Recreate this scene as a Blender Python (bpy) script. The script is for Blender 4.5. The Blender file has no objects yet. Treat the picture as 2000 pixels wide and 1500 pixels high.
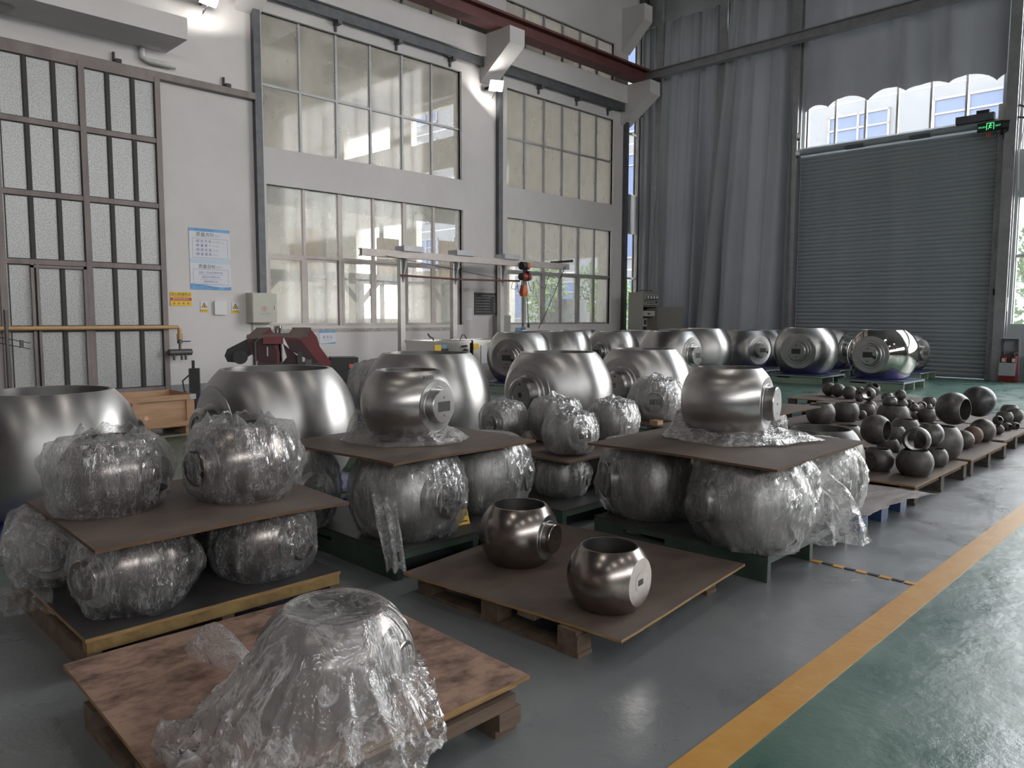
import bpy, bmesh, math, random
import numpy as np
from mathutils import Vector, Matrix, noise
random.seed(7)
C = bpy.context.scene.collection
PI = math.pi
# ---------------------------------------------------------------- camera
FPX, YAW, PIT, ROL, EYE = 1488.6, math.radians(44.78), math.radians(-5.056), math.radians(0.163), 1.4
_F = np.array([math.cos(YAW)*math.cos(PIT), math.sin(YAW)*math.cos(PIT), math.sin(PIT)])
_R0 = np.array([math.sin(YAW), -math.cos(YAW), 0.0]); _U0 = np.cross(_R0, _F)
_R = math.cos(ROL)*_R0 + math.sin(ROL)*_U0; _U = -math.sin(ROL)*_R0 + math.cos(ROL)*_U0
cd = bpy.data.cameras.new('camera'); cam = bpy.data.objects.new('camera', cd); C.objects.link(cam)
cd.sensor_width = 36; cd.lens = 36*FPX/2000; cd.clip_end = 300; cd.clip_start = 0.05
cam.matrix_world = Matrix(((_R[0], _U[0], -_F[0], 0), (_R[1], _U[1], -_F[1], 0), (_R[2], _U[2], -_F[2], EYE), (0, 0, 0, 1)))
bpy.context.scene.camera = cam
# ---------------------------------------------------------------- world, exposure
sc = bpy.context.scene
sc.view_settings.view_transform = 'Standard'; sc.view_settings.look = 'None'
sc.view_settings.gamma = 1; sc.view_settings.use_curve_mapping = False
sc.view_settings.exposure = 0.12
SKY = 11
w = bpy.data.worlds.new('sky'); sc.world = w; w.use_nodes = True
nt = w.node_tree; nt.nodes.clear()
o_ = nt.nodes.new('ShaderNodeOutputWorld'); b_ = nt.nodes.new('ShaderNodeBackground')
tc = nt.nodes.new('ShaderNodeTexCoord'); sx = nt.nodes.new('ShaderNodeSeparateXYZ'); rp = nt.nodes.new('ShaderNodeValToRGB')
nt.links.new(tc.outputs['Generated'], sx.inputs[0]); nt.links.new(sx.outputs['Z'], rp.inputs[0])
rp.color_ramp.elements[0].color = (1.0, 0.985, 0.95, 1); rp.color_ramp.elements[0].position = 0.0
rp.color_ramp.elements[1].color = (0.80, 0.89, 1.0, 1); rp.color_ramp.elements[1].position = 0.9
nt.links.new(rp.outputs[0], b_.inputs[0]); b_.inputs[1].default_value = SKY
nt.links.new(b_.outputs[0], o_.inputs[0])
WY, BX = 14.25, 20.06          # wall planes: left wall y = WY, back wall x = BX
RY, AX, CZ = -22.0, -34.0, 12.6 # right wall, wall behind, ceiling
def portal(name, loc, rot, sx_, sy_):
    l = bpy.data.lights.new(name, 'AREA'); l.shape = 'RECTANGLE'; l.size = sx_; l.size_y = sy_
    l.cycles.is_portal = True
    o = bpy.data.objects.new(name, l); o.location = loc; o.rotation_euler = rot; C.objects.link(o)
portal('portal', (BX+.5, -2.0, 6.4), (0, PI/2, 0), 10.8, 12.6)       # glazing beside the gate
portal('portal', (-6.5, RY-.4, 9.0), (PI/2, 0, 0), 49, 3.4)
portal('portal', (BX+.5, 9.2, 5.8), (0, PI/2, 0), 9.4, 9.6)
sc.cycles.use_denoising = True
sc.cycles.max_bounces = 9; sc.cycles.diffuse_bounces = 4; sc.cycles.glossy_bounces = 4
sc.cycles.transparent_max_bounces = 24; sc.cycles.transmission_bounces = 4
sc.cycles.sample_clamp_indirect = 6
# ---------------------------------------------------------------- pixel helpers (real planes)
def ray(u, v): return _F + (u-1000)/FPX*_R - (v-750)/FPX*_U
def atz(u, v, z): d = ray(u, v); return np.array([0, 0, EYE]) + (z-EYE)/d[2]*d
def aty(u, v, y): d = ray(u, v); return np.array([0, 0, EYE]) + y/d[1]*d
def atx(u, v, x): d = ray(u, v); return np.array([0, 0, EYE]) + x/d[0]*d
def atd(u, v, D): return np.array([0, 0, EYE]) + D*ray(u, v)
def solve(u, v, r, zs, k):
    """a ball of unknown size resting on height zs, seen at (u, v) with radius r"""
    a1, a2 = math.atan((u-r-1000)/FPX), math.atan((u+r-1000)/FPX); sd = math.sin((a2-a1)/2)
    d = ray(1000+FPX*math.tan((a1+a2)/2), v); d = d/np.linalg.norm(d)
    Rr = (EYE-zs)/(k-d[2]/sd); p = np.array([0, 0, EYE]) + Rr/sd*d
    return float(p[0]), float(p[1]), float(p[2]), float(Rr)
# ---------------------------------------------------------------- materials
M = {}
def nodes(name):
    m = bpy.data.materials.new(name); m.use_nodes = True; t = m.node_tree; t.nodes.clear()
    out = t.nodes.new('ShaderNodeOutputMaterial'); M[name] = m
    return m, t, out
def nd(t, typ, **kw):
    n = t.nodes.new(typ)
    for k, v in kw.items():
        if k.startswith('i_'):
            key = k[2:]
            n.inputs[int(key) if key.isdigit() else key.replace('_', ' ')].default_value = v
        else: setattr(n, k, v)
    return n
def col(c): return (c[0], c[1], c[2], 1.0)
def coords(t, scale=(1, 1, 1), kind='Object'):
    tc = nd(t, 'ShaderNodeTexCoord'); mp = nd(t, 'ShaderNodeMapping'); mp.inputs['Scale'].default_value = scale
    t.links.new(tc.outputs[kind], mp.inputs[0]); return mp.outputs[0]
def mat(name, c, rough=.6, metal=0.0, c2=None, ns=4.0, stretch=(1, 1, 1), bump=0.0, bs=60.0, contrast=(.35, .65), aniso=0.0,
        tangent='Z', rvar=0.0, spec=.5, coat=0.0, transl=0.0, bstretch=None, detail=6.0):
    m, t, out = nodes(name)
    p = nd(t, 'ShaderNodeBsdfPrincipled'); t.links.new(p.outputs[0], out.inputs[0])
    p.inputs['Base Color'].default_value = col(c); p.inputs['Roughness'].default_value = rough
    p.inputs['Metallic'].default_value = metal; p.inputs['Specular IOR Level'].default_value = spec
    p.inputs['Coat Weight'].default_value = coat; p.inputs['Coat Roughness'].default_value = .12
    if c2 is not None:
        n = nd(t, 'ShaderNodeTexNoise', i_Scale=ns, i_Detail=detail, i_Roughness=.62)
        t.links.new(coords(t, stretch), n.inputs['Vector'])
        r = nd(t, 'ShaderNodeValToRGB'); r.color_ramp.elements[0].position = contrast[0]; r.color_ramp.elements[1].position = contrast[1]
        r.color_ramp.elements[0].color = col(c); r.color_ramp.elements[1].color = col(c2)
        t.links.new(n.outputs[0], r.inputs[0]); t.links.new(r.outputs[0], p.inputs['Base Color'])
        if rvar:
            mr = nd(t, 'ShaderNodeMapRange'); mr.inputs[3].default_value = rough-rvar; mr.inputs[4].default_value = rough+rvar
            t.links.new(n.outputs[0], mr.inputs[0]); t.links.new(mr.outputs[0], p.inputs['Roughness'])
    if bump:
        n2 = nd(t, 'ShaderNodeTexNoise', i_Scale=bs, i_Detail=4.0)
        t.links.new(coords(t, bstretch or stretch), n2.inputs['Vector'])
        b = nd(t, 'ShaderNodeBump', i_Strength=bump, i_Distance=.01)
        t.links.new(n2.outputs[0], b.inputs['Height']); t.links.new(b.outputs[0], p.inputs['Normal'])
    if aniso:
        p.inputs['Anisotropic'].default_value = aniso
        tg = nd(t, 'ShaderNodeTangent', direction_type='RADIAL', axis=tangent); t.links.new(tg.outputs[0], p.inputs['Tangent'])
    if transl:
        tr = nd(t, 'ShaderNodeBsdfTranslucent'); tr.inputs[0].default_value = col(c)
        mx = nd(t, 'ShaderNodeMixShader'); mx.inputs[0].default_value = transl
        t.links.new(p.outputs[0], mx.inputs[1]); t.links.new(tr.outputs[0], mx.inputs[2]); t.links.new(mx.outputs[0], out.inputs[0])
    return m
def emis(name, c, s):
    m, t, out = nodes(name); e = nd(t, 'ShaderNodeEmission'); e.inputs[0].default_value = col(c); e.inputs[1].default_value = s
    t.links.new(e.outputs[0], out.inputs[0]); return m
mat('wall', (.60, .57, .56), .85, c2=(.66, .63, .62), ns=.7, bump=.15, bs=8)
mat('wall_back', (.36, .37, .37), .8, c2=(.42, .43, .43), ns=.8)
mat('hall_wall', (.66, .61, .53), .9, c2=(.72, .67, .59), ns=.6)
mat('hall_beam', (.36, .33, .30), .9, c2=(.42, .39, .35), ns=1.5)
mat('concrete', (.50, .49, .47), .9, c2=(.42, .41, .39), ns=2.5, bump=.2, bs=20)
mat('rough_cement', (.32, .29, .26), .95, c2=(.50, .47, .43), ns=14, bump=.8, bs=30)
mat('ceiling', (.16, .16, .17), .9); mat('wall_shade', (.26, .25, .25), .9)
mat('baseboard', (.22, .22, .23), .6, c2=(.27, .27, .28), ns=5)
mat('ground', (.42, .42, .41), .9, c2=(.36, .36, .35), ns=.5)
mat('dark_steel', (.085, .09, .10), .5, .3, c2=(.13, .13, .14), ns=6)
mat('frame_brown', (.17, .14, .135), .55, .3, c2=(.24, .205, .19), ns=3, stretch=(1, 1, .3))
mat('frame_dark', (.035, .03, .03), .6)
mat('alu', (.40, .385, .37), .45, .5, c2=(.48, .46, .44), ns=3)
mat('alu_pink', (.38, .335, .315), .5, .35, c2=(.44, .39, .365), ns=3)
mat('steel_grey', (.30, .30, .31), .5, .5, c2=(.37, .37, .38), ns=4)
mat('white_paint', (.66, .65, .63), .6, c2=(.56, .55, .53), ns=5)
mat('red_beam', (.115, .035, .035), .55, c2=(.15, .05, .048), ns=2)
mat('saw_red', (.15, .022, .028), .4, c2=(.18, .03, .036), ns=3)
mat('saw_top', (.13, .10, .085), .7, c2=(.17, .13, .11), ns=4)
mat('black', (.018, .018, .02), .5, c2=(.028, .028, .03), ns=8)
mat('dark_cab', (.045, .045, .048), .5)
mat('chrome', (.75, .75, .75), .12, 1.0)
mat('stainless', (.50, .48, .45), .3, 1.0, c2=(.56, .54, .51), ns=2, stretch=(1, 1, 8))
mat('cab_grey', (.30, .295, .265), .55, c2=(.33, .325, .29), ns=2)
mat('cab_beige', (.50, .49, .42), .5)
mat('paper', (.72, .71, .73), .8)
mat('sign_white', (.66, .66, .70), .55); mat('sign_blue', (.09, .25, .55), .5, c2=(.17, .42, .68), ns=5); mat('sign_pale', (.50, .60, .70), .5)
mat('ink_blue', (.06, .10, .33), .6); mat('ink_dark', (.05, .05, .10), .6); mat('ink_grey', (.28, .27, .36), .6); mat('ink_black', (.012, .012, .012), .6)
mat('sign_yellow', (.78, .50, .04), .5); mat('sign_red', (.50, .03, .05), .5); mat('sign_orange', (.80, .33, .06), .5)
mat('board_black', (.032, .032, .036), .45); mat('chalk', (.30, .29, .28), .8)
mat('orange', (.55, .11, .03), .5, c2=(.62, .16, .05), ns=9); mat('hoist_red', (.40, .055, .03), .4); mat('tag_red', (.62, .14, .09), .6)
mat('pipe_tan', (.50, .30, .14), .45); mat('pipe_iron', (.13, .12, .12), .5, .6)
mat('wood_crate', (.36, .205, .115), .75, c2=(.46, .285, .17), ns=5, stretch=(.5, 1, 4))
mat('wood_dark', (.10, .065, .045), .85, c2=(.17, .12, .085), ns=6, stretch=(.4, 3, 3), bump=.3, bs=20)
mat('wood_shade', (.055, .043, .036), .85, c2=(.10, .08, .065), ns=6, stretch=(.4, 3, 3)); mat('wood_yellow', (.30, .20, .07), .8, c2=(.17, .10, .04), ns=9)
mat('ply', (.072, .053, .043), .62, c2=(.15, .113, .092), ns=2.4, stretch=(1, 2.2, 1), contrast=(.3, .7), bump=.12, bs=25, rvar=.14)
mat('ply_red', (.12, .072, .055), .6, c2=(.36, .225, .165), ns=8, stretch=(1, 1.5, 1), contrast=(.36, .58), bump=.12, bs=30, detail=10)
mat('ply_dark', (.03, .029, .03), .5, c2=(.055, .05, .048), ns=3)
mat('ply_edge', (.42, .26, .11), .85, c2=(.20, .11, .045), ns=14, stretch=(.6, .6, 12))
mat('ply_edge_dark', (.16, .09, .05), .85, c2=(.09, .05, .03), ns=14, stretch=(.6, .6, 12))
mat('green_paint', (.035, .055, .045), .5, c2=(.055, .08, .062), ns=7)
mat('green_pale', (.22, .29, .22), .6, c2=(.27, .34, .26), ns=6)
mat('blue_plastic', (.035, .075, .17), .45); mat('blue_film', (.03, .035, .16), .35, c2=(.05, .055, .24), ns=4, bump=.4, bs=12)
mat('dark_blue', (.015, .018, .04), .5)
mat('mat_grey', (.17, .14, .14), .6, c2=(.30, .26, .255), ns=7, stretch=(.5, 2.4, 1), bump=.6, bs=9, contrast=(.36, .62))
mat('curtain', (.25, .255, .27), .8, c2=(.29, .295, .305), ns=.6, transl=.06)
mat('shutter', (.27, .30, .32), .55, .0, c2=(.31, .34, .36), ns=1.2)
mat('shutter_rail', (.42, .42, .44), .6, .2, c2=(.30, .30, .33), ns=9, stretch=(1, 1, .5))
mat('facade', (.085, .088, .096), .7); mat('facade_frame', (.12, .12, .125), .5); mat('facade_glass', (.025, .045, .10), .35, c2=(.035, .06, .13), ns=.4, spec=.3)  # colours darkened to stand in for lower exposure of the bright yard
mat('pink_panel', (.70, .42, .32), .8); mat('tan_panel', (.62, .45, .28), .85)
mat('leaf', (.16, .27, .06), .7, c2=(.34, .42, .13), ns=2.5, transl=.35); mat('bark', (.12, .08, .05), .9)
mat('leaf_dark', (.09, .16, .06), .7, c2=(.17, .24, .10), ns=2.5, transl=.3)
mat('lamp_body', (.30, .30, .30), .5); emis('lamp_lit', (1, .98, .93), 16); emis('exit_green', (.12, .95, .30), 1.1)
mat('extinguisher', (.16, .018, .022), .4); mat('cart_panel', (.40, .40, .43), .6)
mat('tape_black', (.02, .02, .02), .6)
mat('galv', (.28, .282, .275), .42, .5, c2=(.47, .47, .46), ns=55, contrast=(.38, .58), detail=2, rvar=.10)
# galvanised sheet with large soft stains and flower-like speckle comes from the fine noise above
mat('steel', (.44, .43, .42), .36, 1.0, c2=(.49, .475, .46), ns=3, bump=.02, bs=160, bstretch=(1, 1, 6), aniso=.75, tangent='X', rvar=.05)
mat('steel_turned', (.48, .46, .44), .33, 1.0, c2=(.44, .42, .405), ns=3, bump=.02, bs=120, bstretch=(6, .3, .3), aniso=.7, tangent='Z', rvar=.03)
mat('steel_mirror', (.62, .59, .53), .085, 1.0)
mat('steel_bronze', (.40, .355, .325), .25, 1.0, c2=(.33, .29, .27), ns=2.5, rvar=.04)
mat('steel_face', (.50, .49, .48), .33, 1.0, c2=(.42, .41, .41), ns=4, aniso=.6, tangent='X')
mat('steel_shade', (.33, .34, .36), .34, 1.0, aniso=.6, tangent='X')
mat('stem_steel', (.44, .43, .42), .3, 1.0); mat('pocket', (.06, .06, .06), .5, .6); mat('bore', (.30, .29, .28), .32, 1.0)
mat('raw', (.075, .070, .066), .48, .55, c2=(.15, .138, .127), ns=3.2, contrast=(.30, .75), bump=.08, bs=45, rvar=.09)
mat('raw_rust', (.17, .09, .065), .6, .35, c2=(.12, .095, .08), ns=4, bump=.1, bs=45)
mat('raw_smooth', (.075, .075, .078), .38, .6, c2=(.10, .10, .10), ns=2)
mat('raw_pale', (.16, .155, .145), .42, .7, c2=(.10, .095, .09), ns=2.6, rvar=.08)
# --- floor: grey bay, green aisles
def floor_mat():
    m, t, out = nodes('floor')
    p = nd(t, 'ShaderNodeBsdfPrincipled'); t.links.new(p.outputs[0], out.inputs[0]); p.inputs['Specular IOR Level'].default_value = .85; p.inputs['IOR'].default_value = 1.62
    tcn = nd(t, 'ShaderNodeTexCoord'); s = nd(t, 'ShaderNodeSeparateXYZ'); t.links.new(tcn.outputs['Object'], s.inputs[0])
    def cmp(sock, op, val):
        n = nd(t, 'ShaderNodeMath', operation=op); t.links.new(sock, n.inputs[0]); n.inputs[1].default_value = val; return n.outputs[0]
    def mul(a, b):
        n = nd(t, 'ShaderNodeMath', operation='MULTIPLY'); t.links.new(a, n.inputs[0]); t.links.new(b, n.inputs[1]); return n.outputs[0]
    bay = mul(mul(cmp(s.outputs['Y'], 'GREATER_THAN', 1.2), cmp(s.outputs['Y'], 'LESS_THAN', 4.55)), cmp(s.outputs['X'], 'LESS_THAN', 10.9))
    far = cmp(s.outputs['Y'], 'GREATER_THAN', 9.05)
    mxx = nd(t, 'ShaderNodeMath', operation='MAXIMUM'); t.links.new(bay, mxx.inputs[0]); t.links.new(far, mxx.inputs[1])
    n1 = nd(t, 'ShaderNodeTexNoise', i_Scale=1.1, i_Detail=5.0); t.links.new(tcn.outputs['Object'], n1.inputs['Vector'])
    g = nd(t, 'ShaderNodeValToRGB'); g.color_ramp.elements[0].color = (.155, .165, .17, 1); g.color_ramp.elements[1].color = (.205, .215, .22, 1)
    h = nd(t, 'ShaderNodeValToRGB'); h.color_ramp.elements[0].color = (.042, .105, .08, 1); h.color_ramp.elements[1].color = (.07, .15, .115, 1)
    for r in (g, h):
        r.color_ramp.elements[0].position = .3; r.color_ramp.elements[1].position = .7; t.links.new(n1.outputs[0], r.inputs[0])
    mx = nd(t, 'ShaderNodeMix', data_type='RGBA'); t.links.new(mxx.outputs[0], mx.inputs['Factor'])
    t.links.new(h.outputs[0], mx.inputs['A']); t.links.new(g.outputs[0], mx.inputs['B'])
    # pale scratches and scuffs
    sm = nd(t, 'ShaderNodeMapping'); sm.inputs['Scale'].default_value = (2.0, 40, 1); sm.inputs['Rotation'].default_value = (0, 0, .9)
    t.links.new(tcn.outputs['Object'], sm.inputs[0])
    n2 = nd(t, 'ShaderNodeTexNoise', i_Scale=2.2, i_Detail=8.0, i_Roughness=.7, i_Distortion=.6); t.links.new(sm.outputs[0], n2.inputs['Vector'])
    r2 = nd(t, 'ShaderNodeValToRGB'); r2.color_ramp.elements[0].position = .60; r2.color_ramp.elements[1].position = .78; t.links.new(n2.outputs[0], r2.inputs[0])
    sc2 = nd(t, 'ShaderNodeMath', operation='MULTIPLY'); t.links.new(r2.outputs[0], sc2.inputs[0]); sc2.inputs[1].default_value = .13
    mx2 = nd(t, 'ShaderNodeMix', data_type='RGBA'); t.links.new(sc2.outputs[0], mx2.inputs['Factor'])
    t.links.new(mx.outputs['Result'], mx2.inputs['A']); mx2.inputs['B'].default_value = (.5, .52, .53, 1)
    t.links.new(mx2.outputs['Result'], p.inputs['Base Color'])
    mr = nd(t, 'ShaderNodeMapRange'); mr.inputs[1].default_value = .3; mr.inputs[2].default_value = .75; mr.inputs[3].default_value = .24; mr.inputs[4].default_value = .46
    n3 = nd(t, 'ShaderNodeTexNoise', i_Scale=2.6, i_Detail=6.0, i_Distortion=.5); t.links.new(tcn.outputs['Object'], n3.inputs['Vector'])
    t.links.new(n3.outputs[0], mr.inputs[0]); t.links.new(mr.outputs[0], p.inputs['Roughness'])
    n4 = nd(t, 'ShaderNodeTexNoise', i_Scale=5.0, i_Detail=7.0, i_Roughness=.6); t.links.new(tcn.outputs['Object'], n4.inputs['Vector'])
    b = nd(t, 'ShaderNodeBump', i_Strength=.30, i_Distance=.02); t.links.new(n4.outputs[0], b.inputs['Height']); t.links.new(b.outputs[0], p.inputs['Normal'])
floor_mat()
mat('lane_paint', (.55, .27, .055), .38, c2=(.60, .33, .09), ns=6, bump=.15, bs=30)
mat('lane_paint_pale', (.45, .36, .26), .4)
def fresnel(t, ior):
    # the same reflection from either side of a thin sheet
    g = nd(t, 'ShaderNodeNewGeometry'); m = nd(t, 'ShaderNodeMath', operation='MULTIPLY_ADD'); m.inputs[1].default_value = 1/ior-ior; m.inputs[2].default_value = ior
    t.links.new(g.outputs['Backfacing'], m.inputs[0]); f_ = nd(t, 'ShaderNodeFresnel'); t.links.new(m.outputs[0], f_.inputs['IOR']); return f_
# --- glass: see-through with a reflection and a veil of dust
def glass_mat(name, dust, tint=(1, 1, 1), dcol=(.75, .72, .66)):
    m, t, out = nodes(name)
    tr = nd(t, 'ShaderNodeBsdfTransparent'); tr.inputs[0].default_value = col(tint)
    gl = nd(t, 'ShaderNodeBsdfGlossy'); gl.inputs['Roughness'].default_value = .05
    df = nd(t, 'ShaderNodeBsdfTranslucent'); df.inputs[0].default_value = col(dcol)
    dd = nd(t, 'ShaderNodeBsdfDiffuse'); dd.inputs[0].default_value = col(dcol)
    ad = nd(t, 'ShaderNodeMixShader'); ad.inputs[0].default_value = .4
    t.links.new(df.outputs[0], ad.inputs[1]); t.links.new(dd.outputs[0], ad.inputs[2])
    n = nd(t, 'ShaderNodeTexNoise', i_Scale=1.6, i_Detail=8.0, i_Roughness=.65); t.links.new(coords(t, (1, 1, .5)), n.inputs['Vector'])
    mr = nd(t, 'ShaderNodeMapRange'); mr.inputs[1].default_value = .3; mr.inputs[2].default_value = .75
    mr.inputs[3].default_value = dust*.8; mr.inputs[4].default_value = dust*1.25
    t.links.new(n.outputs[0], mr.inputs[0])
    m1 = nd(t, 'ShaderNodeMixShader'); t.links.new(mr.outputs[0], m1.inputs[0]); t.links.new(tr.outputs[0], m1.inputs[1]); t.links.new(ad.outputs[0], m1.inputs[2])
    lw = fresnel(t, 1.35)
    m2 = nd(t, 'ShaderNodeMixShader'); t.links.new(lw.outputs[0], m2.inputs[0]); t.links.new(m1.outputs[0], m2.inputs[1]); t.links.new(gl.outputs[0], m2.inputs[2])
    t.links.new(m2.outputs[0], out.inputs[0])
glass_mat('glass_dusty', .36); glass_mat('glass_clear', .05); glass_mat('glass_mid', .30, dcol=(.78, .80, .76))
# --- clear plastic film
def film_mat(name, haze, sc_=6.0, strength=.9, stretch=(1, 1, .45), gl_=1.0):
    m, t, out = nodes(name)
    v = coords(t, stretch)
    n1 = nd(t, 'ShaderNodeTexNoise', i_Scale=sc_, i_Detail=5.0, i_Roughness=.6, i_Distortion=1.1); t.links.new(v, n1.inputs['Vector'])
    a = nd(t, 'ShaderNodeMath', operation='SUBTRACT'); a.inputs[1].default_value = .5; t.links.new(n1.outputs[0], a.inputs[0])
    a2 = nd(t, 'ShaderNodeMath', operation='ABSOLUTE'); t.links.new(a.outputs[0], a2.inputs[0])
    pw = nd(t, 'ShaderNodeMath', operation='POWER'); pw.inputs[1].default_value = .8; t.links.new(a2.outputs[0], pw.inputs[0])
    b = nd(t, 'ShaderNodeBump', i_Strength=strength, i_Distance=.05); t.links.new(pw.outputs[0], b.inputs['Height'])
    tr = nd(t, 'ShaderNodeBsdfTransparent'); tr.inputs[0].default_value = (.97, .97, .97, 1)
    gl = nd(t, 'ShaderNodeBsdfGlossy'); gl.inputs['Roughness'].default_value = .16; gl.inputs['Color'].default_value = (.95, .95, .95, 1)
    t.links.new(b.outputs[0], gl.inputs['Normal'])
    df = nd(t, 'ShaderNodeBsdfDiffuse'); df.inputs[0].default_value = (.80, .78, .78, 1); t.links.new(b.outputs[0], df.inputs['Normal'])
    tl = nd(t, 'ShaderNodeBsdfTranslucent'); tl.inputs[0].default_value = (.80, .78, .78, 1); t.links.new(b.outputs[0], tl.inputs['Normal'])
    dm = nd(t, 'ShaderNodeMixShader'); dm.inputs[0].default_value = .45; t.links.new(df.outputs[0], dm.inputs[1]); t.links.new(tl.outputs[0], dm.inputs[2])
    # creases gather haze: thin lines where the ridge noise is near zero
    cr = nd(t, 'ShaderNodeMapRange'); cr.inputs[1].default_value = 0.0; cr.inputs[2].default_value = .045; cr.inputs[3].default_value = haze+.45; cr.inputs[4].default_value = haze
    t.links.new(a2.outputs[0], cr.inputs[0])
    n3 = nd(t, 'ShaderNodeTexNoise', i_Scale=1.7, i_Detail=2.0); t.links.new(v, n3.inputs['Vector'])
    md = nd(t, 'ShaderNodeMapRange'); md.inputs[1].default_value = .35; md.inputs[2].default_value = .7; md.inputs[3].default_value = .12; md.inputs[4].default_value = 1.5
    t.links.new(n3.outputs[0], md.inputs[0])
    mm = nd(t, 'ShaderNodeMath', operation='MULTIPLY'); t.links.new(cr.outputs[0], mm.inputs[0]); t.links.new(md.outputs[0], mm.inputs[1])
    m1 = nd(t, 'ShaderNodeMixShader'); t.links.new(mm.outputs[0], m1.inputs[0]); t.links.new(tr.outputs[0], m1.inputs[1]); t.links.new(dm.outputs[0], m1.inputs[2])
    fr = fresnel(t, 1.45); t.links.new(b.outputs[0], fr.inputs['Normal'])
    f2 = nd(t, 'ShaderNodeMath', operation='MULTIPLY_ADD'); f2.inputs[1].default_value = gl_; f2.inputs[2].default_value = .0; f2.use_clamp = True
    t.links.new(fr.outputs[0], f2.inputs[0])
    m2 = nd(t, 'ShaderNodeMixShader'); t.links.new(f2.outputs[0], m2.inputs[0]); t.links.new(m1.outputs[0], m2.inputs[1]); t.links.new(gl.outputs[0], m2.inputs[2])
    t.links.new(m2.outputs[0], out.inputs[0])
film_mat('film', .20, 4.5, .75, (2.4, 2.4, .5), 2.2); film_mat('film_loose', .30, 9.0, .8, (1, 1, 1), 2.2); film_mat('film_drape', .26, 6.0, .6, (1, 1, .6), 2.0)
# ---------------------------------------------------------------- mesh helpers
class MB:
    def __init__(s): s.v = []; s.f = []; s.mi = []
    def add(s, vs, fs, mi=0):
        n = len(s.v); s.v += [tuple(map(float, p)) for p in vs]; s.f += [tuple(i+n for i in f) for f in fs]; s.mi += [mi]*len(fs); return s
    def box(s, x0, x1, y0, y1, z0, z1, mi=0, side=None):
        vs = [(x, y, z) for z in (z0, z1) for y in (y0, y1) for x in (x0, x1)]
        fs = [(0, 2, 3, 1), (4, 5, 7, 6), (0, 1, 5, 4), (2, 6, 7, 3), (0, 4, 6, 2), (1, 3, 7, 5)]
        n = len(s.v); s.v += vs; s.f += [tuple(i+n for i in f) for f in fs]
        s.mi += [mi]*2 + [mi if side is None else side]*4; return s
    def obox(s, p, q, w, h, mi=0, up=(0, 0, 1)):
        p, q = Vector(p), Vector(q); d = (q-p).normalized(); u = Vector(up)
        if abs(d.dot(u)) > .95: u = Vector((1, 0, 0)) if abs(d.x) < .9 else Vector((0, 1, 0))
        a = d.cross(u).normalized(); b = a.cross(d)
        vs = [e + a*i*w/2 + b*j*h/2 for e in (p, q) for j in (-1, 1) for i in (-1, 1)]
        return s.add(vs, [(0, 1, 3, 2), (4, 6, 7, 5), (0, 4, 5, 1), (2, 3, 7, 6), (0, 2, 6, 4), (1, 5, 7, 3)], mi)
    def tube(s, pts, r, n=10, mi=0, cap=True):
        pts = [Vector(p) for p in pts]; rings = []; ref = None
        for i, p in enumerate(pts):
            d = (pts[min(i+1, len(pts)-1)] - pts[max(i-1, 0)]).normalized()
            if ref is None: ref = Vector((0, 0, 1)) if abs(d.z) < .9 else Vector((1, 0, 0))
            a = d.cross(ref).normalized(); b = a.cross(d).normalized(); ref = b
            rr = r[i] if isinstance(r, (list, tuple)) else r
            rings.append([p + (a*math.cos(k*2*PI/n) + b*math.sin(k*2*PI/n))*rr for k in range(n)])
        return s.loft(rings, cap, mi)
    def loft(s, rings, cap=True, mi=0, closed=True):
        n = len(rings[0]); vs = [p for r in rings for p in r]; fs = []
        for i in range(len(rings)-1):
            for k in range(n if closed else n-1):
                k2 = (k+1) % n; fs.append((i*n+k, i*n+k2, (i+1)*n+k2, (i+1)*n+k))
        if cap:
            fs.append(tuple(range(n-1, -1, -1))); m = (len(rings)-1)*n; fs.append(tuple(range(m, m+n)))
        return s.add(vs, fs, mi)
    def cyl(s, p, q, r, n=20, mi=0, r2=None): return s.tube([p, q], [r, r if r2 is None else r2], n, mi)
    def lathe(s, prof, n=32, axis='z', o=(0, 0, 0), mi=0, cap=False):
        rings = []
        for (a, r) in prof:
            ring = []
            for k in range(n):
                c, d = math.cos(2*PI*k/n)*r, math.sin(2*PI*k/n)*r
                p = (c, d, a) if axis == 'z' else ((a, c, d) if axis == 'x' else (d, a, c))
                ring.append((p[0]+o[0], p[1]+o[1], p[2]+o[2]))
            rings.append(ring)
        return s.loft(rings, cap, mi)
    def prism(s, poly, y0, y1, mi=0):
        """poly of (x, z), extruded along y"""
        n = len(poly); vs = [(x, y0, z) for x, z in poly] + [(x, y1, z) for x, z in poly]
        fs = [tuple(range(n)), tuple(range(2*n-1, n-1, -1))] + [(i, n+i, n+(i+1) % n, (i+1) % n) for i in range(n)]
        return s.add(vs, fs, mi)
    def mesh(s, name, mats, smooth=None):
        me = bpy.data.meshes.new(name); me.from_pydata(s.v, [], s.f)
        for m in (mats if isinstance(mats, (list, tuple)) else [mats]): me.materials.append(M[m])
        me.polygons.foreach_set('material_index', s.mi)
        if smooth is not None:
            me.polygons.foreach_set('use_smooth', [True]*len(s.f)); me.set_sharp_from_angle(angle=math.radians(smooth))
        me.update(); return me
    def build(s, name, mats, parent=None, smooth=None, loc=None, rot=None):
        return put(name, s.mesh(name, mats, smooth), parent, loc, rot)
def put(name, me, parent=None, loc=None, rot=None, scale=None):
    o = bpy.data.objects.new(name, me); C.objects.link(o)
    if parent is not None: o.parent = parent
    if loc is not None: o.location = loc
    if rot is not None: o.rotation_euler = rot
    if scale is not None: o.scale = (scale,)*3 if not isinstance(scale, (tuple, list)) else scale
    return o
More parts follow.
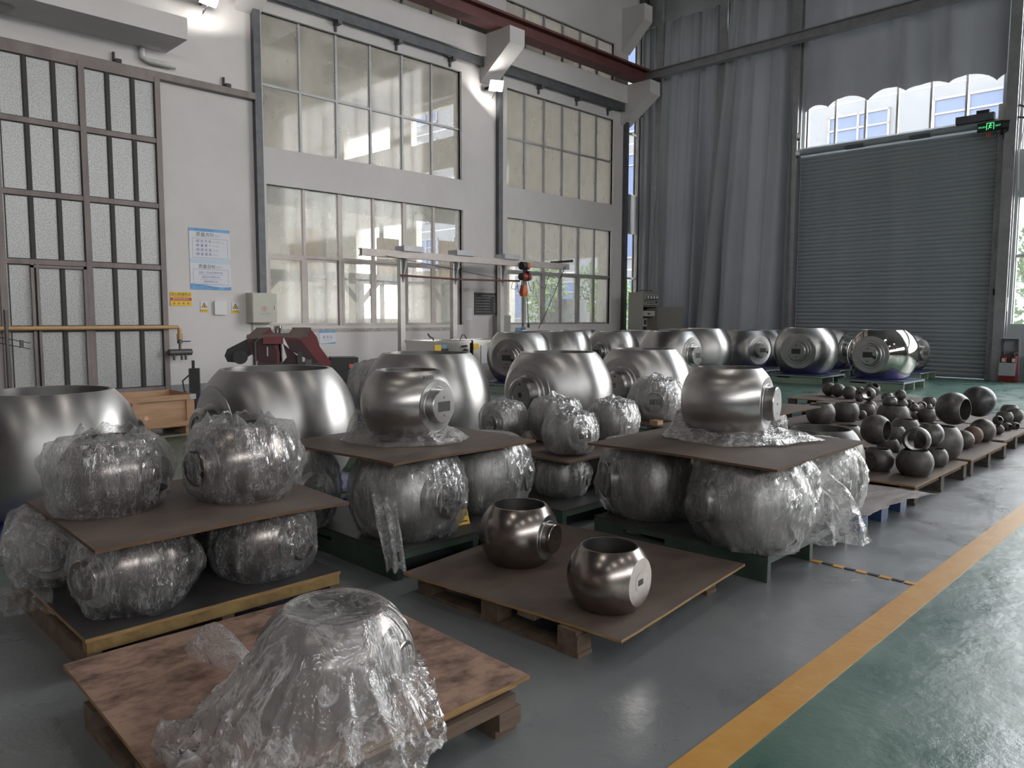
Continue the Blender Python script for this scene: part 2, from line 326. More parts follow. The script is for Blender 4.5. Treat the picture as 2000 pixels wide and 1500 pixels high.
def tag(o, label=None, cat=None, group=None, kind=None):
    if label: o['label'] = label
    if cat: o['category'] = cat
    if group: o['group'] = group
    if kind: o['kind'] = kind
    return o
def thing(name, label, cat, loc=(0, 0, 0), rz=0.0, group=None):
    o = bpy.data.objects.new(name, None); C.objects.link(o); o.empty_display_size = .1
    o.location = loc; o.rotation_euler = (0, 0, rz); return tag(o, label, cat, group)
def struct(o, label=None): return tag(o, label, None, None, 'structure')
def copy_tree(o, parent=None):
    c = o.copy(); C.objects.link(c); c.parent = parent
    for ch in list(o.children): copy_tree(ch, c)
    return c
def text(s, size, parent, loc, rot, m, align='CENTER', name='lettering', sx=1.0, sp=1.0):
    cu = bpy.data.curves.new(name, 'FONT'); cu.body = s; cu.size = size; cu.align_x = align; cu.align_y = 'CENTER'
    cu.space_character = sp; cu.resolution_u = 2
    o = bpy.data.objects.new(name, cu); C.objects.link(o); dg = bpy.context.evaluated_depsgraph_get()
    me = bpy.data.meshes.new_from_object(o.evaluated_get(dg)); bpy.data.objects.remove(o); me.materials.clear(); me.materials.append(M[m])
    return put(name, me, parent, loc, rot, (sx, 1, 1))
UP = (PI/2, 0, 0)                    # lettering on a wall that faces -y
# ---------------------------------------------------------------- walls with openings
def wall_holes(plane, c0, thick, a0, a1, z0, z1, holes):
    """plane 'y' (a = x) or 'x' (a = y); front face at c0, back at c0 + thick; holes (a0, a1, z0, z1)"""
    A = sorted({a0, a1} | {h[i] for h in holes for i in (0, 1)}); Z = sorted({z0, z1} | {h[i] for h in holes for i in (2, 3)})
    A = [a for a in A if a0 <= a <= a1]; Z = [z for z in Z if z0 <= z <= z1]
    b = MB()
    def P(a, c, z): return (a, c, z) if plane == 'y' else (c, a, z)
    for i in range(len(A)-1):
        for j in range(len(Z)-1):
            am, zm = (A[i]+A[i+1])/2, (Z[j]+Z[j+1])/2
            if any(h[0] < am < h[1] and h[2] < zm < h[3] for h in holes): continue
            for c in (c0, c0+thick):
                b.add([P(A[i], c, Z[j]), P(A[i+1], c, Z[j]), P(A[i+1], c, Z[j+1]), P(A[i], c, Z[j+1])], [(0, 1, 2, 3)])
    for h in holes + [(a0, a1, z0, z1)]:
        x0, x1, y0, y1 = h
        for (p, q) in (((x0, y0), (x1, y0)), ((x1, y0), (x1, y1)), ((x1, y1), (x0, y1)), ((x0, y1), (x0, y0))):
            b.add([P(p[0], c0, p[1]), P(q[0], c0, q[1]), P(q[0], c0+thick, q[1]), P(p[0], c0+thick, p[1])], [(0, 1, 2, 3)])
    return b
NWIN = [0]
def window(plane, c, a, z, fw, fd, bw, m, glass, outer=None, skip=(), mz=None, sash=0.0):
    """a, z: lists of division lines (outer ones included); c: the pane plane. Frame, bars and each pane are parts."""
    NWIN[0] += 1; root = bpy.data.objects.new('window_%d' % NWIN[0], None); C.objects.link(root); tag(root, kind='structure')
    def bx(b, a0, a1, z0, z1, d0, d1):
        return b.box(a0, a1, c+d0, c+d1, z0, z1) if plane == 'y' else b.box(c+d0, c+d1, a0, a1, z0, z1)
    f = MB()
    bx(f, a[0]-fw, a[0], z[0]-fw, z[-1]+fw, -fd, fd); bx(f, a[-1], a[-1]+fw, z[0]-fw, z[-1]+fw, -fd, fd)
    bx(f, a[0], a[-1], z[0]-fw, z[0], -fd, fd); bx(f, a[0], a[-1], z[-1], z[-1]+fw, -fd, fd)
    f.build('window_frame', outer or m, root)
    for i, x in enumerate(a[1:-1]):
        b = bw*(1.7 if mz and (i+1) in mz else 1.0)
        bx(MB(), x-b/2, x+b/2, z[0], z[-1], -fd*.8, fd*.8).build('mullion', m, root)
    for y in z[1:-1]: bx(MB(), a[0], a[-1], y-bw/2, y+bw/2, -fd*.7, fd*.7).build('transom', m, root)
    for i in range(len(a)-1):
        for j in range(len(z)-1):
            if (i, j) in skip: continue
            bx(MB(), a[i], a[i+1], z[j], z[j+1], -.003, .003).build('pane', glass, root)
            if sash and j == 0:
                s_ = MB(); o = .02*(1 if i % 2 else -1); x0, x1, y0, y1 = a[i]+bw/2, a[i+1]-bw/2, z[0], z[1]-bw/2
                bx(s_, x0, x0+sash, y0, y1, -fd*.5+o, fd*.5+o); bx(s_, x1-sash, x1, y0, y1, -fd*.5+o, fd*.5+o)
                bx(s_, x0+sash, x1-sash, y0, y0+sash, -fd*.5+o, fd*.5+o); bx(s_, x0+sash, x1-sash, y1-sash, y1, -fd*.5+o, fd*.5+o)
                s_.build('sash', m, root)
    return root
def lin(a, b, n): return [a+(b-a)*i/n for i in range(n+1)]
# ================================================================ SETTING
NT = [0]
def trim(b, m, smooth=None):
    NT[0] += 1; return struct(b.build('trim_%d' % NT[0], m, None, smooth))
flo = struct(MB().box(AX, BX+.4, RY-.3, WY+.3, -.1, 0).build('floor', 'floor'))
gr = struct(MB().box(-80, 160, -90, 130, -.3, -.11).build('ground', 'ground'))
# painted lanes on the floor (parts of the floor)
MB().box(-4, BX-.2, 1.115, 1.245, 0, .003).build('lane_stripe', 'lane_paint', flo)
MB().box(-4, BX-.2, 8.98, 9.08, 0, .003).build('lane_stripe', 'lane_paint_pale', flo)
tp = MB()
for i in range(9):
    t0 = i/9; a = atz(1585, 1095, 0); b = atz(1792, 1143, 0); p = a+(b-a)*t0; q = a+(b-a)*(t0+.10)
    tp.obox((p[0], p[1], .003), (q[0], q[1], .003), .026 if i % 2 else .04, .004, i % 2)
tp.build('tape_strip', ['lane_paint', 'tape_black'], flo)
XA, XB, XC, XD = (7.43, 12.60), (7.46, 12.64), (14.15, 18.67), (14.17, 18.62)
hl = [(*XA, 4.72, 7.28), (*XB, 1.20, 4.0), (*XC, 4.75, 7.24), (*XD, 1.19, 3.97), (7.43, 12.6, 8.15, 9.42), (14.12, 18.66, 8.15, 9.42), (19.3, 20.06, .35, 10.0)]
struct(wall_holes('y', WY, .3, AX, BX, 0, CZ, hl).build('wall_left', 'wall'))
hb = [(9.3, 14.0, 1.1, 10.0), (4.5, 9.1, 0, 5.62), (4.55, 9.05, 5.80, 10.0), (-8.2, 4.15, 1.27, 4.08), (-8.2, 4.15, 5.10, 11.6)]
struct(wall_holes('x', BX, .3, RY, WY, 0, CZ, hb).build('wall_back', 'wall_back'))
hr = [(-31+8.2*i, -31+8.2*i+7.2, 7.4, 10.6) for i in range(6)]  # high windows in the unseen wall, added as broad fill light
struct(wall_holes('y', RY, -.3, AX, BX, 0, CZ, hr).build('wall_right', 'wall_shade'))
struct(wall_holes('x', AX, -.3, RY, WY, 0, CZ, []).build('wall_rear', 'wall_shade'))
struct(MB().box(AX, BX+.3, RY-.3, WY+.3, CZ, CZ+.2).build('ceiling', 'ceiling'))
struct(MB().box(5.42, 19.2, WY-.02, WY, 0, .13).build('baseboard_left', 'baseboard'))
# windows of the left wall
P1 = WY+.12
window('y', P1, lin(*XA, 6), [4.72, 5.93, 7.28], .07, .05, .05, 'steel_grey', 'glass_dusty')
window('y', P1, lin(*XB, 6), [1.20, 2.62, 4.0], .07, .05, .06, 'alu_pink', 'glass_mid', mz=(2, 4), sash=.05, outer='steel_grey')
window('y', P1, lin(*XC, 6), [4.75, 6.02, 7.24], .07, .05, .05, 'steel_grey', 'glass_dusty')
window('y', P1, lin(*XD, 6), [1.19, 2.60, 3.97], .07, .05, .06, 'alu', 'glass_mid', mz=(2, 4), sash=.05)
window('y', P1, lin(7.43, 12.6, 6), [8.15, 9.42], .07, .05, .06, 'steel_grey', 'glass_dusty')
window('y', P1, lin(14.12, 18.66, 6), [8.15, 9.42], .07, .05, .06, 'steel_grey', 'glass_dusty')
wg = window('y', P1, [19.3, 19.98], [.35, 2.6, 4.0, 5.15, 7.0, 8.2, 10.0], .06, .05, .06, 'alu', 'glass_clear', skip=((0, 2),))
MB().box(19.3, 19.98, P1-.02, P1+.02, 4.0, 5.15).build('solid_panel', 'steel_grey', wg)
# glazing in the back wall, and the added fill windows of the right wall
window('x', BX+.14, lin(9.3, 14.0, 5), lin(1.1, 10.0, 6), .07, .05, .05, 'alu', 'glass_clear')
window('x', BX+.14, lin(4.55, 9.05, 6), [5.80, 7.7, 10.0], .06, .05, .05, 'alu', 'glass_clear')
window('x', BX+.14, lin(-8.2, 4.15, 9), [1.27, 2.78, 4.08], .06, .05, .06, 'alu', 'glass_clear')
window('x', BX+.14, lin(-8.2, 4.15, 9), [5.10, 7.2, 9.4, 11.6], .06, .05, .06, 'alu', 'glass_clear')
for (x0, x1, z0, z1) in hr:
    window('y', RY-.15, lin(x0, x1, 4), [z0, z1], .06, .05, .05, 'alu', 'glass_clear')
# left wall: cement scar under the sill, runway rails, band, corbels, ducts
trim(MB().box(7.46, 12.4, WY-.012, WY, 1.06, 1.135), 'rough_cement')
trim(MB().box(7.40, 20.0, WY-.16, WY, 7.56, 7.70).box(7.40, 20.0, WY-.16, WY-.145, 7.50, 7.56), 'dark_steel')
for u, v in ((659, 34), (778, 74), (883, 108), (1056, 164), (1130, 187), (1191, 208), (1234, 221)):
    x = aty(u, v, WY-.1)[0]; trim(MB().box(x-.05, x+.05, WY-.2, WY, 7.42, 7.50).box(x-.02, x+.02, WY-.05, WY, 7.30, 7.42), 'dark_steel')
trim(MB().box(7.40, 19.2, WY-.24, WY, 7.72, 8.24), 'wall')
for x in (6.9, 13.2, 18.95):
    trim(MB().add([(x+d, y, z) for d in (0, .5) for y, z in ((WY, 8.26), (13.2, 8.26), (13.2, 7.88), (WY, 7.15))],
         [(0, 1, 2, 3), (7, 6, 5, 4), (0, 4, 5, 1), (1, 5, 6, 2), (2, 6, 7, 3), (3, 7, 4, 0)]), 'wall')
trim(MB().add([(x, y, z) for x in (18.95, 19.35) for y, z in ((WY, 10.5), (13.45, 10.45), (13.45, 10.0), (WY, 9.25))],
     [(0, 1, 2, 3), (7, 6, 5, 4), (0, 4, 5, 1), (1, 5, 6, 2), (2, 6, 7, 3), (3, 7, 4, 0)]), 'wall')
trim(MB().box(AX, 19.7, 13.42, 13.82, 8.58, 8.64).box(AX, 19.7, 13.42, 13.82, 8.26, 8.31).box(AX, 19.7, 13.59, 13.65, 8.31, 8.58).box(AX, 19.6, 13.58, 13.66, 8.64, 8.70), 'red_beam')
trim(MB().box(19.62, 19.98, 13.5, 13.8, 8.05, 8.12), 'tag_red')
for x, z0 in ((7.28, 1.75), (13.82, 1.3), (19.17, 0)):
    trim(MB().box(x-.07, x+.07, WY-.12, WY, z0, 7.5 if z0 else 7.5), 'dark_steel')
trim(MB().box(7.24, 7.36, WY-.06, WY, 7.7, CZ), 'dark_steel')
za, zb = aty(0, 83, WY)[2], aty(494, 192, WY)[2]
trim(MB().box(0.5, 7.2, WY-.14, WY, (za+zb)/2-.06, (za+zb)/2+.06), 'frame_brown')
for u, v in ((227, 125), (442, 176)):
    p = aty(u, v, WY-.1); trim(MB().box(p[0]-.02, p[0]+.07, WY-.16, WY, (za+zb)/2+.06, (za+zb)/2+.12).box(p[0]-.03, p[0], WY-.05, WY, (za+zb)/2+.06, (za+zb)/2+.25), 'black')
# concrete canopy over the sliding door
pw_ = aty(324, 104, WY); yf = atz(364, 77, pw_[2])[1]; zt = aty(365, 35, yf)[2]
trim(MB().box(-3, pw_[0], yf, WY, pw_[2], zt), 'wall')
cp = atz(4, 12, pw_[2]); trim(MB().lathe([(0, .13), (.03, .16), (.06, .16)], 24, 'z', (cp[0], cp[1], pw_[2]-.05), 0, True), 'steel_grey', 40)
pp = aty(300, 104, WY-.25)
pv = tag(MB().tube([(pp[0]-.12, WY-.05, pp[2]+.1), (pp[0]-.12, WY-.05, pp[2]-.05), (pp[0]-.05, WY-.1, pp[2]-.1), (pp[0]+.42, WY-.1, pp[2]-.1)], .05, 12).build('drain_pipe', 'white_paint', None, 50),
         'short white plastic drain pipe stub under the concrete canopy', 'pipe')
# columns and beam of the back wall
for y, wd in ((13.37, .20), (11.27, .24), (9.16, .22), (4.28, .22)):
    trim(MB().box(19.62, 19.66, y-wd/2, y+wd/2, 0, CZ).box(19.82, 19.86, y-wd/2, y+wd/2, 0, CZ).box(19.66, 19.82, y-.02, y+.02, 0, CZ), 'steel_grey')
trim(MB().box(19.80, 20.0, 14.02, 14.22, 10.0, CZ), 'dark_steel')
zb1 = atx(1400, 123, 19.3)[2]
trim(MB().box(19.2, 19.42, RY, 13.66, zb1, zb1+.03).box(19.2, 19.42, RY, 13.66, zb1+.22, zb1+.25).box(19.29, 19.33, RY, 13.66, zb1+.03, zb1+.22), 'steel_grey')
trim(MB().box(19.93, 19.97, 4.4, 14.1, 10.08, 10.13), 'white_paint')
# ---------------------------------------------------------------- the sliding door with steel panels
dr = bpy.data.objects.new('door_1', None); C.objects.link(dr); struct(dr)
DY = WY-.1
dx, dz = lin(2.95, 5.37, 6), [.09, 1.18, 2.25, 3.33, 4.46, 5.50]
f = MB()
for x in (dx[0]-.03, dx[3], dx[6]+.0): f.box(x-.045, x+.045, DY-.06, DY+.03, dz[0]-.06, dz[-1]+.05)
f.build('door_frame', 'frame_brown', dr)
for i in (1, 2, 4, 5): MB().box(dx[i]-.026, dx[i]+.026, DY-.03, DY+.02, dz[0], dz[-1]).build('stile', 'frame_dark', dr)
for z in dz: MB().box(dx[0], dx[6], DY-.05, DY+.02, z-.04, z+.04).build('door_rail', 'frame_brown', dr)
for i in range(6):
    for j in range(5):
        q = MB().box(dx[i]+.026, dx[i+1]-.026, DY-.006, DY+.006, dz[j]+.04, dz[j+1]-.04); q.build('panel', 'galv', dr)
        s_ = MB()
        g0, g1 = (.045 if i in (0, 3) else .026), (.045 if i in (2, 5) else .026)
        for (a0, a1, z0, z1) in ((dx[i]+g0, dx[i]+g0+.014, dz[j]+.04, dz[j+1]-.04), (dx[i+1]-g1-.014, dx[i+1]-g1, dz[j]+.04, dz[j+1]-.04),
                                 (dx[i]+g0+.014, dx[i+1]-g1-.014, dz[j]+.04, dz[j]+.056), (dx[i]+g0+.014, dx[i+1]-g1-.014, dz[j+1]-.056, dz[j+1]-.04)):
            s_.box(a0, a1, DY-.02, DY+.012, z0, z1)
        s_.build('gasket', 'frame_dark', dr)
wk = MB()
wk.box(dx[1]-.06, dx[1]-.015, DY-.07, DY-.02, .1, 2.22).box(dx[1]+.015, dx[1]+.055, DY-.075, DY-.02, .1, 2.22).box(dx[1]-.06, dx[3], DY-.07, DY-.02, 2.16, 2.2).box(dx[3]-.1, dx[3]-.05, DY-.07, DY-.02, .1, 2.2)
wk.build('wicket_frame', 'frame_brown', dr)
# ---------------------------------------------------------------- roller shutter (door_2)
sh = bpy.data.objects.new('door_2', None); C.objects.link(sh); struct(sh)
SX = 19.92; ns = 56; z0s, z1s = .035, 5.60; hs = (z1s-z0s)/ns
sb = MB(); prof = []
for k in range(9):
    a = k/8; prof.append((-.030*math.sin(a*PI)**.8, a*hs))
ring = [[(x, y, z) for x, z in prof] for y in (4.52, 9.08)]
sb.loft(ring, False, 0, False)
sme = sb.mesh('slat', 'shutter', 60)
for k in range(ns): put('slat', sme, sh, (SX, 0, z0s+k*hs))
MB().box(SX-.03, SX+.02, 4.52, 9.08, .018, .045).build('bottom_bar', 'steel_grey', sh)
for y0, y1 in ((4.38, 4.55), (9.05, 9.16)): MB().box(SX-.09, SX+.03, y0, y1, 0, 5.62).build('guide_rail', 'shutter_rail', sh)
MB().cyl((SX-.12, 4.45, 5.70), (SX-.12, 9.2, 5.70), .09, 20).build('roller_tube', 'shutter', sh, 40)
MB().box(SX-.04, SX+.04, 4.45, 9.2, 5.76, 5.82).build('head_rail', 'white_paint', sh)
for y in (5.9, 7.4): MB().box(SX-.23, SX-.1, y, y+.45, 5.60, 5.68).build('seam_plate', 'dark_steel', sh)
# ---------------------------------------------------------------- the neighbouring hall seen through the left windows
hw = [(16.2, 20.4, .0, 3.4), (23.3, 26.3, 8.55, 9.8), (27.8, 31.4, 8.7, 9.65), (23.3, 26.0, 6.0, 7.35), (22.6, 26.0, 3.3, 5.6), (27.0, 30.5, 1.3, 5.4)]
struct(wall_holes('x', 20.4, .3, 15.6, 34, 0, 11, hw).build('wall_hall_end', 'hall_wall'))
hf = [(-8+5.4*i, -8+5.4*i+3.2, 1.4, 4.6) for i in range(5)]
struct(wall_holes('y', 33.7, .3, -14, 20.4, 0, 11, hf).build('wall_hall_far', 'hall_wall'))
struct(wall_holes('x', -14, .3, WY+.3, 34, 0, 11, [(20, 30, 3, 9)]).build('wall_hall_near', 'hall_wall'))
struct(MB().box(-14, 20.5, WY+.3, 34, 10.8, 11.0).build('ceiling_hall', 'hall_wall'))
for i in range(9): trim(MB().box(-12+4*i, -11.65+4*i, WY+.3, 34, 10.0, 10.8), 'hall_beam')
for y in (19, 24, 29): trim(MB().box(-14, 20.4, y-.14, y+.14, 10.25, 10.8), 'hall_beam')
for x in (2, 8, 14): trim(MB().box(x-.25, x+.25, 23.2, 23.7, 0, 10.8), 'hall_wall')
trim(MB().box(-14, 20.4, 23.0, 23.2, 5.0, 5.9), 'hall_beam')
trim(MB().box(3, 17.8, 18.6, 18.75, 2.42, 2.62), 'hall_beam')
for x in (6.2, 9.4, 12.6, 15.8):
    trim(MB().box(x-.09, x+.09, 18.6, 18.78, 0, 2.45).obox((x, 18.68, 1.75), (x+.7, 18.68, 2.45), .1, .12).obox((x, 18.68, 1.75), (x-.7, 18.68, 2.45), .1, .12), 'hall_beam')
for (x, z, h, wd) in ((8.6, 2.7, 1.5, .7), (12.3, 2.7, 1.5, 1.1), (15.6, 2.7, 1.4, .9), (18.4, 2.7, 1.5, .8)):
    trim(MB().box(x, x+wd, 22.0, 22.1, z, z+h), 'tan_panel')
trim(MB().box(-2, 19.5, 22.1, 22.25, 2.5, 2.7).box(-2, 19.5, 22.1, 22.25, 0.9, 1.0), 'hall_beam')
for i in range(8): trim(MB().box(2+2.3*i, 2.12+2.3*i, 22.1, 22.22, 0, 4.6), 'hall_beam')
trim(MB().box(17.4, 17.7, 17.8, 18.1, 1.6, 3.5), 'pink_panel')
trim(MB().box(17.9, 19.4, 15.7, 16.3, 0, 1.55).box(18.3, 19.3, 15.75, 16.25, 1.55, 1.95), 'baseboard')
portal('portal', (20.9, 26, 5.2), (0, PI/2, 0), 9, 10.5)
portal('portal', (20.9, 18.3, 1.7), (0, PI/2, 0), 3.6, 4.4)
portal('portal', (-14.3, 25, 6), (0, -PI/2, 0), 6.4, 10.4)
portal('portal', (4.5, 34.3, 3), (-PI/2, 0, 0), 26, 3.6)
# ---------------------------------------------------------------- outside: the pale office building across the yard, shrubs
of = thing('office_building', 'pale panelled office building with blue glazed windows across the yard', 'building', (40, 0, 0))
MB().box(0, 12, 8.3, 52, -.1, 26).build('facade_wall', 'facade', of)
wfm = MB(); wW, wH = 3.0, 2.6
for (y0, y1, z0, z1) in ((0, .1, 0, wH), (wW-.1, wW, 0, wH), (0, wW, 0, .1), (0, wW, wH-.1, wH), (wW/2-.05, wW/2+.05, 0, wH), (0, wW, wH*.72-.04, wH*.72+.04)):
    wfm.box(-.10, .02, y0, y1, z0, z1)
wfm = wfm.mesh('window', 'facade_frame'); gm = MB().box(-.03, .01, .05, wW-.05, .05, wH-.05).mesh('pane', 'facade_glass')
jm = MB().box(-.012, 0, 8.3, 52, -.03, .03).mesh('joint', 'steel_grey')
for j in range(6):
    for i in range(9):
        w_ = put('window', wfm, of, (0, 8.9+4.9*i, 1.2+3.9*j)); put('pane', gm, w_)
    put('joint', jm, of, (0, 0, 4.4+3.9*j)); put('joint', jm, of, (0, 0, 2.4+3.9*j))
def shrub(name, label, loc, r, h, n, m, seed, cat='shrub', group=None):
    rnd = random.Random(seed); t = thing(name, label, cat, loc, 0, group); b = MB()
    for i in range(n):
        a = rnd.random()*2*PI; zz = rnd.random(); rr = r*math.sqrt(rnd.random())*(1-.55*abs(zz-.45)*1.6)
        p = Vector((math.cos(a)*rr, math.sin(a)*rr, .25+zz*h)); d = Vector((rnd.uniform(-1, 1), rnd.uniform(-1, 1), rnd.uniform(-.6, 1))).normalized()
        s_ = d.cross(Vector((0, 0, 1.01))).normalized()*rnd.uniform(.03, .07); L = rnd.uniform(.12, .26)
        b.add([p, p+d*L*.5+s_, p+d*L, p+d*L*.5-s_], [(0, 1, 2, 3)])
    b.build('foliage', m, t); s2 = MB()
    for i in range(6):
        a = i*1.05+seed; s2.tube([(0, 0, -.1), (math.cos(a)*r*.25, math.sin(a)*r*.25, h*.5), (math.cos(a)*r*.6, math.sin(a)*r*.6, h*.85)], [.05, .03, .012], 6)
    s2.build('stem', 'bark', t); return t
gp = 'shrubs in the yard behind the hall windows'
for i, (x, y, r, h) in enumerate(((22.4, 20.3, 1.0, 3.4), (24.4, 19.4, 1.2, 3.3), (22.8, 17.4, 1.1, 2.6), (25.6, 16.4, 1.3, 2.6))):
    shrub('shrub', 'leafy green shrub seen blurred through the low windows behind the hoist', (x, y, -.1), r, h, 2200, 'leaf' if i % 2 == 0 else 'leaf_dark', i, group=gp)
shrub('tall_grass', 'clump of yellow-green reed grass outside the window behind the hoist pendant', (21.3, 18.9, -.1), .4, 1.3, 700, 'leaf', 9, 'grass')
for i, (x, y, r, h) in enumerate(((23.5, 4.0, 1.5, 3.6), (24.5, -.2, 1.6, 4.2))):
    shrub('garden_bush', ['dense green bush outside the window beside the roller shutter', 'second green bush outside, farther from the roller shutter'][i], (x, y, -.1), r, h, 2600, 'leaf_dark', 20+i, 'bush')
# ---------------------------------------------------------------- curtains
def curtain(name, label, y0, y1, zt, zb, folds, amp, seed, xc=19.93, spread=0.0, hem=None, nz=26, swing=0.0):
    rnd = random.Random(seed); n = int(abs(y1-y0)*46)+40; ph = [rnd.random()*6.3 for _ in range(6)]; rings = []
    for j in range(nz+1):
        t = j/nz; row = []
        for i in range(n+1):
            s = i/n; sw = s + .035*math.sin(s*9+ph[3]) + .02*math.sin(s*23+ph[4])
            f1 = math.sin(sw*folds*2*PI+ph[0]+.5*math.sin(t*2.2+ph[1])); f2 = math.sin(sw*folds*1.37*PI+ph[2]); f3 = math.sin(sw*folds*5.1*PI+ph[5])
            a = amp*(.55+.65*t)
            x = xc - .04 - a*(.55*abs(f1)**1.4*(1 if f1 > 0 else -.5) + .35*f2*(.4+t) + .10*f3*(1-t))
            x -= swing*min(1, t*1.6)*(1-s)**2
            y = y0+(y1-y0)*s + spread*t*(1-s) + .05*math.cos(sw*folds*2*PI+ph[0])*t
            zl = zb if hem is None else hem(s)
            row.append((min(x, 19.985), y, zt+(zl-zt)*t))
        rings.append(row)
    b = MB(); b.loft(rings, False, 0, False); o = b.build(name, 'curtain', None, 70)
    return tag(o, label, 'curtain', 'grey curtains on the end wall')
curtain('curtain', 'narrow grey curtain in the corner beside the tall slit window', 14.16, 13.42, 10.07, .25, 3, .16, 1)
curtain('curtain', 'tall grey pleated curtain between the first two steel columns from the corner', 13.24, 11.20, 10.07, .25, 5, .24, 2, 19.80, .30)
curtain('curtain', 'widest tall grey curtain hanging just before the roller shutter', 11.10, 9.22, 10.07, .25, 4, .26, 3, 19.80, .55, None, 26, .42)
def hem(s):
    k = (s*5.2) % 1.0; return 6.62 + .20*math.sin(k*PI)**.7 + .10*math.sin(s*PI)
curtain('curtain', 'gathered grey valance curtain with scalloped hem above the roller shutter', 9.18, 4.42, 11.6, 6.7, 5, .20, 4, 19.85, 0, hem)
# ================================================================ VALVE BALLS
KH, DF = .73, .83                      # half height of the cut ends, distance of the side flats (radius 1)
RIM = math.sqrt(1-KH*KH); RF = math.sqrt(1-DF*DF)
_mc = {}
def cut_sphere(hole, n=72):
    """sphere of radius 1 with flats at x = +-DF (open holes of radius hole), cut at z = +-KH, rims closed to the bore"""
    b = MB(); prof = [(DF, hole), (DF, RF)]; a0 = math.asin(RF)
    for i in range(1, 40):
        a = a0+(PI-2*a0)*i/40; prof.append((math.cos(a), math.sin(a)))
    prof += [(-DF, RF), (-DF, hole)]
    b.lathe(prof, n, 'x'); bm = bmesh.new()
    vs = [bm.verts.new(p) for p in b.v]
    for f_ in b.f: bm.faces.new([vs[i] for i in f_])
    for sg in (1, -1):
        bmesh.ops.bisect_plane(bm, geom=bm.verts[:]+bm.edges[:]+bm.faces[:], dist=1e-5, plane_co=(0, 0, sg*KH), plane_no=(0, 0, sg), clear_outer=True)
        lp = [v for v in bm.verts if abs(v.co.z-sg*KH) < 1e-4]; lp.sort(key=lambda v: math.atan2(v.co.y, v.co.x))
        inn = [bm.verts.new((.935*v.co.x, .935*v.co.y, sg*KH)) for v in lp]
        for i in range(len(lp)):
            j = (i+1) % len(lp); q = [lp[i], lp[j], inn[j], inn[i]]
            bm.faces.new(q if sg > 0 else q[::-1])
    me = bpy.data.meshes.new('ball_body'); bm.to_mesh(me); bm.free(); return me
def fin(me, mats, ang=28):
    for m in mats: me.materials.append(M[m])
    me.polygons.foreach_set('use_smooth', [True]*len(me.polygons)); me.set_sharp_from_angle(angle=math.radians(ang)); me.update(); return me
def body_mesh(kind, m):
    k = (kind, m)
    if k not in _mc: _mc[k] = fin(cut_sphere(.0005 if kind == 'flat' else .23), [m])
    return _mc[k]
def bore_mesh(m='bore'):
    if ('bore', m) not in _mc: _mc['bore', m] = MB().lathe([(-KH, RIM*.935), (KH, RIM*.935)], 64).mesh('bore', m, 60)
    return _mc['bore', m]
ANG = sorted([2*PI*i/44 for i in range(44)] + [s*math.atan2(.08, .14)+o for o in (0, PI) for s in (1, -1)])
def rect_loop(x, hy, hz):
    out = []
    for a in ANG:
        c, s = math.cos(a), math.sin(a); t = min(hy/abs(c) if abs(c) > 1e-6 else 9, hz/abs(s) if abs(s) > 1e-6 else 9); out.append((x, c*t, s*t))
    return out
def circ_loop(x, r): return [(x, math.cos(a)*r, math.sin(a)*r) for a in ANG]
def stem_mesh(kind, m):
    k = ('stem', kind, m)
    if k in _mc: return _mc[k]
    b = MB()
    if kind in ('slot', 'wideslot'):
        r_, a_, b_2 = (.29, .14, .08) if kind == 'slot' else (.355, .20, .105)
        b.loft([circ_loop(DF-.02, r_), circ_loop(DF+.19, r_), circ_loop(DF+.205, r_-.016), rect_loop(DF+.205, a_, b_2)], False)
    elif kind == 'inset': b.loft([circ_loop(DF-.02, .23), circ_loop(DF+.004, .23), rect_loop(DF+.004, .13, .07)], False)
    elif kind == 'plug': b.lathe([(DF-.02, .355), (DF+.20, .355), (DF+.215, .34), (DF+.215, .03), (DF+.16, .03), (DF+.16, .0005)], 48, 'x')
    else: b.lathe([(DF-.02, .30), (DF+.17, .30), (DF+.205, .255), (DF+.205, .19), (DF+.195, .19), (DF+.195, .045), (DF+.10, .045), (DF+.10, .0005)], 48, 'x')
    _mc[k] = b.mesh('stem', m, 30); return _mc[k]
def key_mesh(kind):
    k = ('key', kind)
    if k in _mc: return _mc[k]
    b = MB(); x = DF+.205
    if kind in ('slot', 'wideslot'):
        a_, b_2 = (.14, .08) if kind == 'slot' else (.20, .105)
        b.loft([rect_loop(x, a_, b_2), rect_loop(x-.13, a_, b_2)], True).lathe([(x-.12, .02), (x-.085, .02), (x-.085, .001)], 12, 'x', (0, .03, 0))
    elif kind == 'inset': b.loft([rect_loop(DF+.004, .13, .07), rect_loop(DF-.12, .13, .07)], True)
    for z in (.19, -.19):
        x2 = x+(.01 if kind == 'plug' else 0)
        if kind != 'inset': b.lathe([(x2-.02, .022), (x2+.001, .022), (x2+.001, .0005)], 12, 'x', (0, 0, z))
    _mc[k] = b.mesh('keyway', ['pocket' if 'slot' in kind else 'black'], 30); return _mc[k]
def flange_mesh(m):
    k = ('fl', m)
    if k not in _mc:
        _mc[k] = MB().lathe([(DF-.004, RF-.01), (DF+.010, RF-.018), (DF+.010, .42), (DF+.020, .41), (DF+.020, .345), (DF+.046, .32), (DF+.046, .22)], 64, 'x').mesh('flange_face', m, 25)
    return _mc[k]
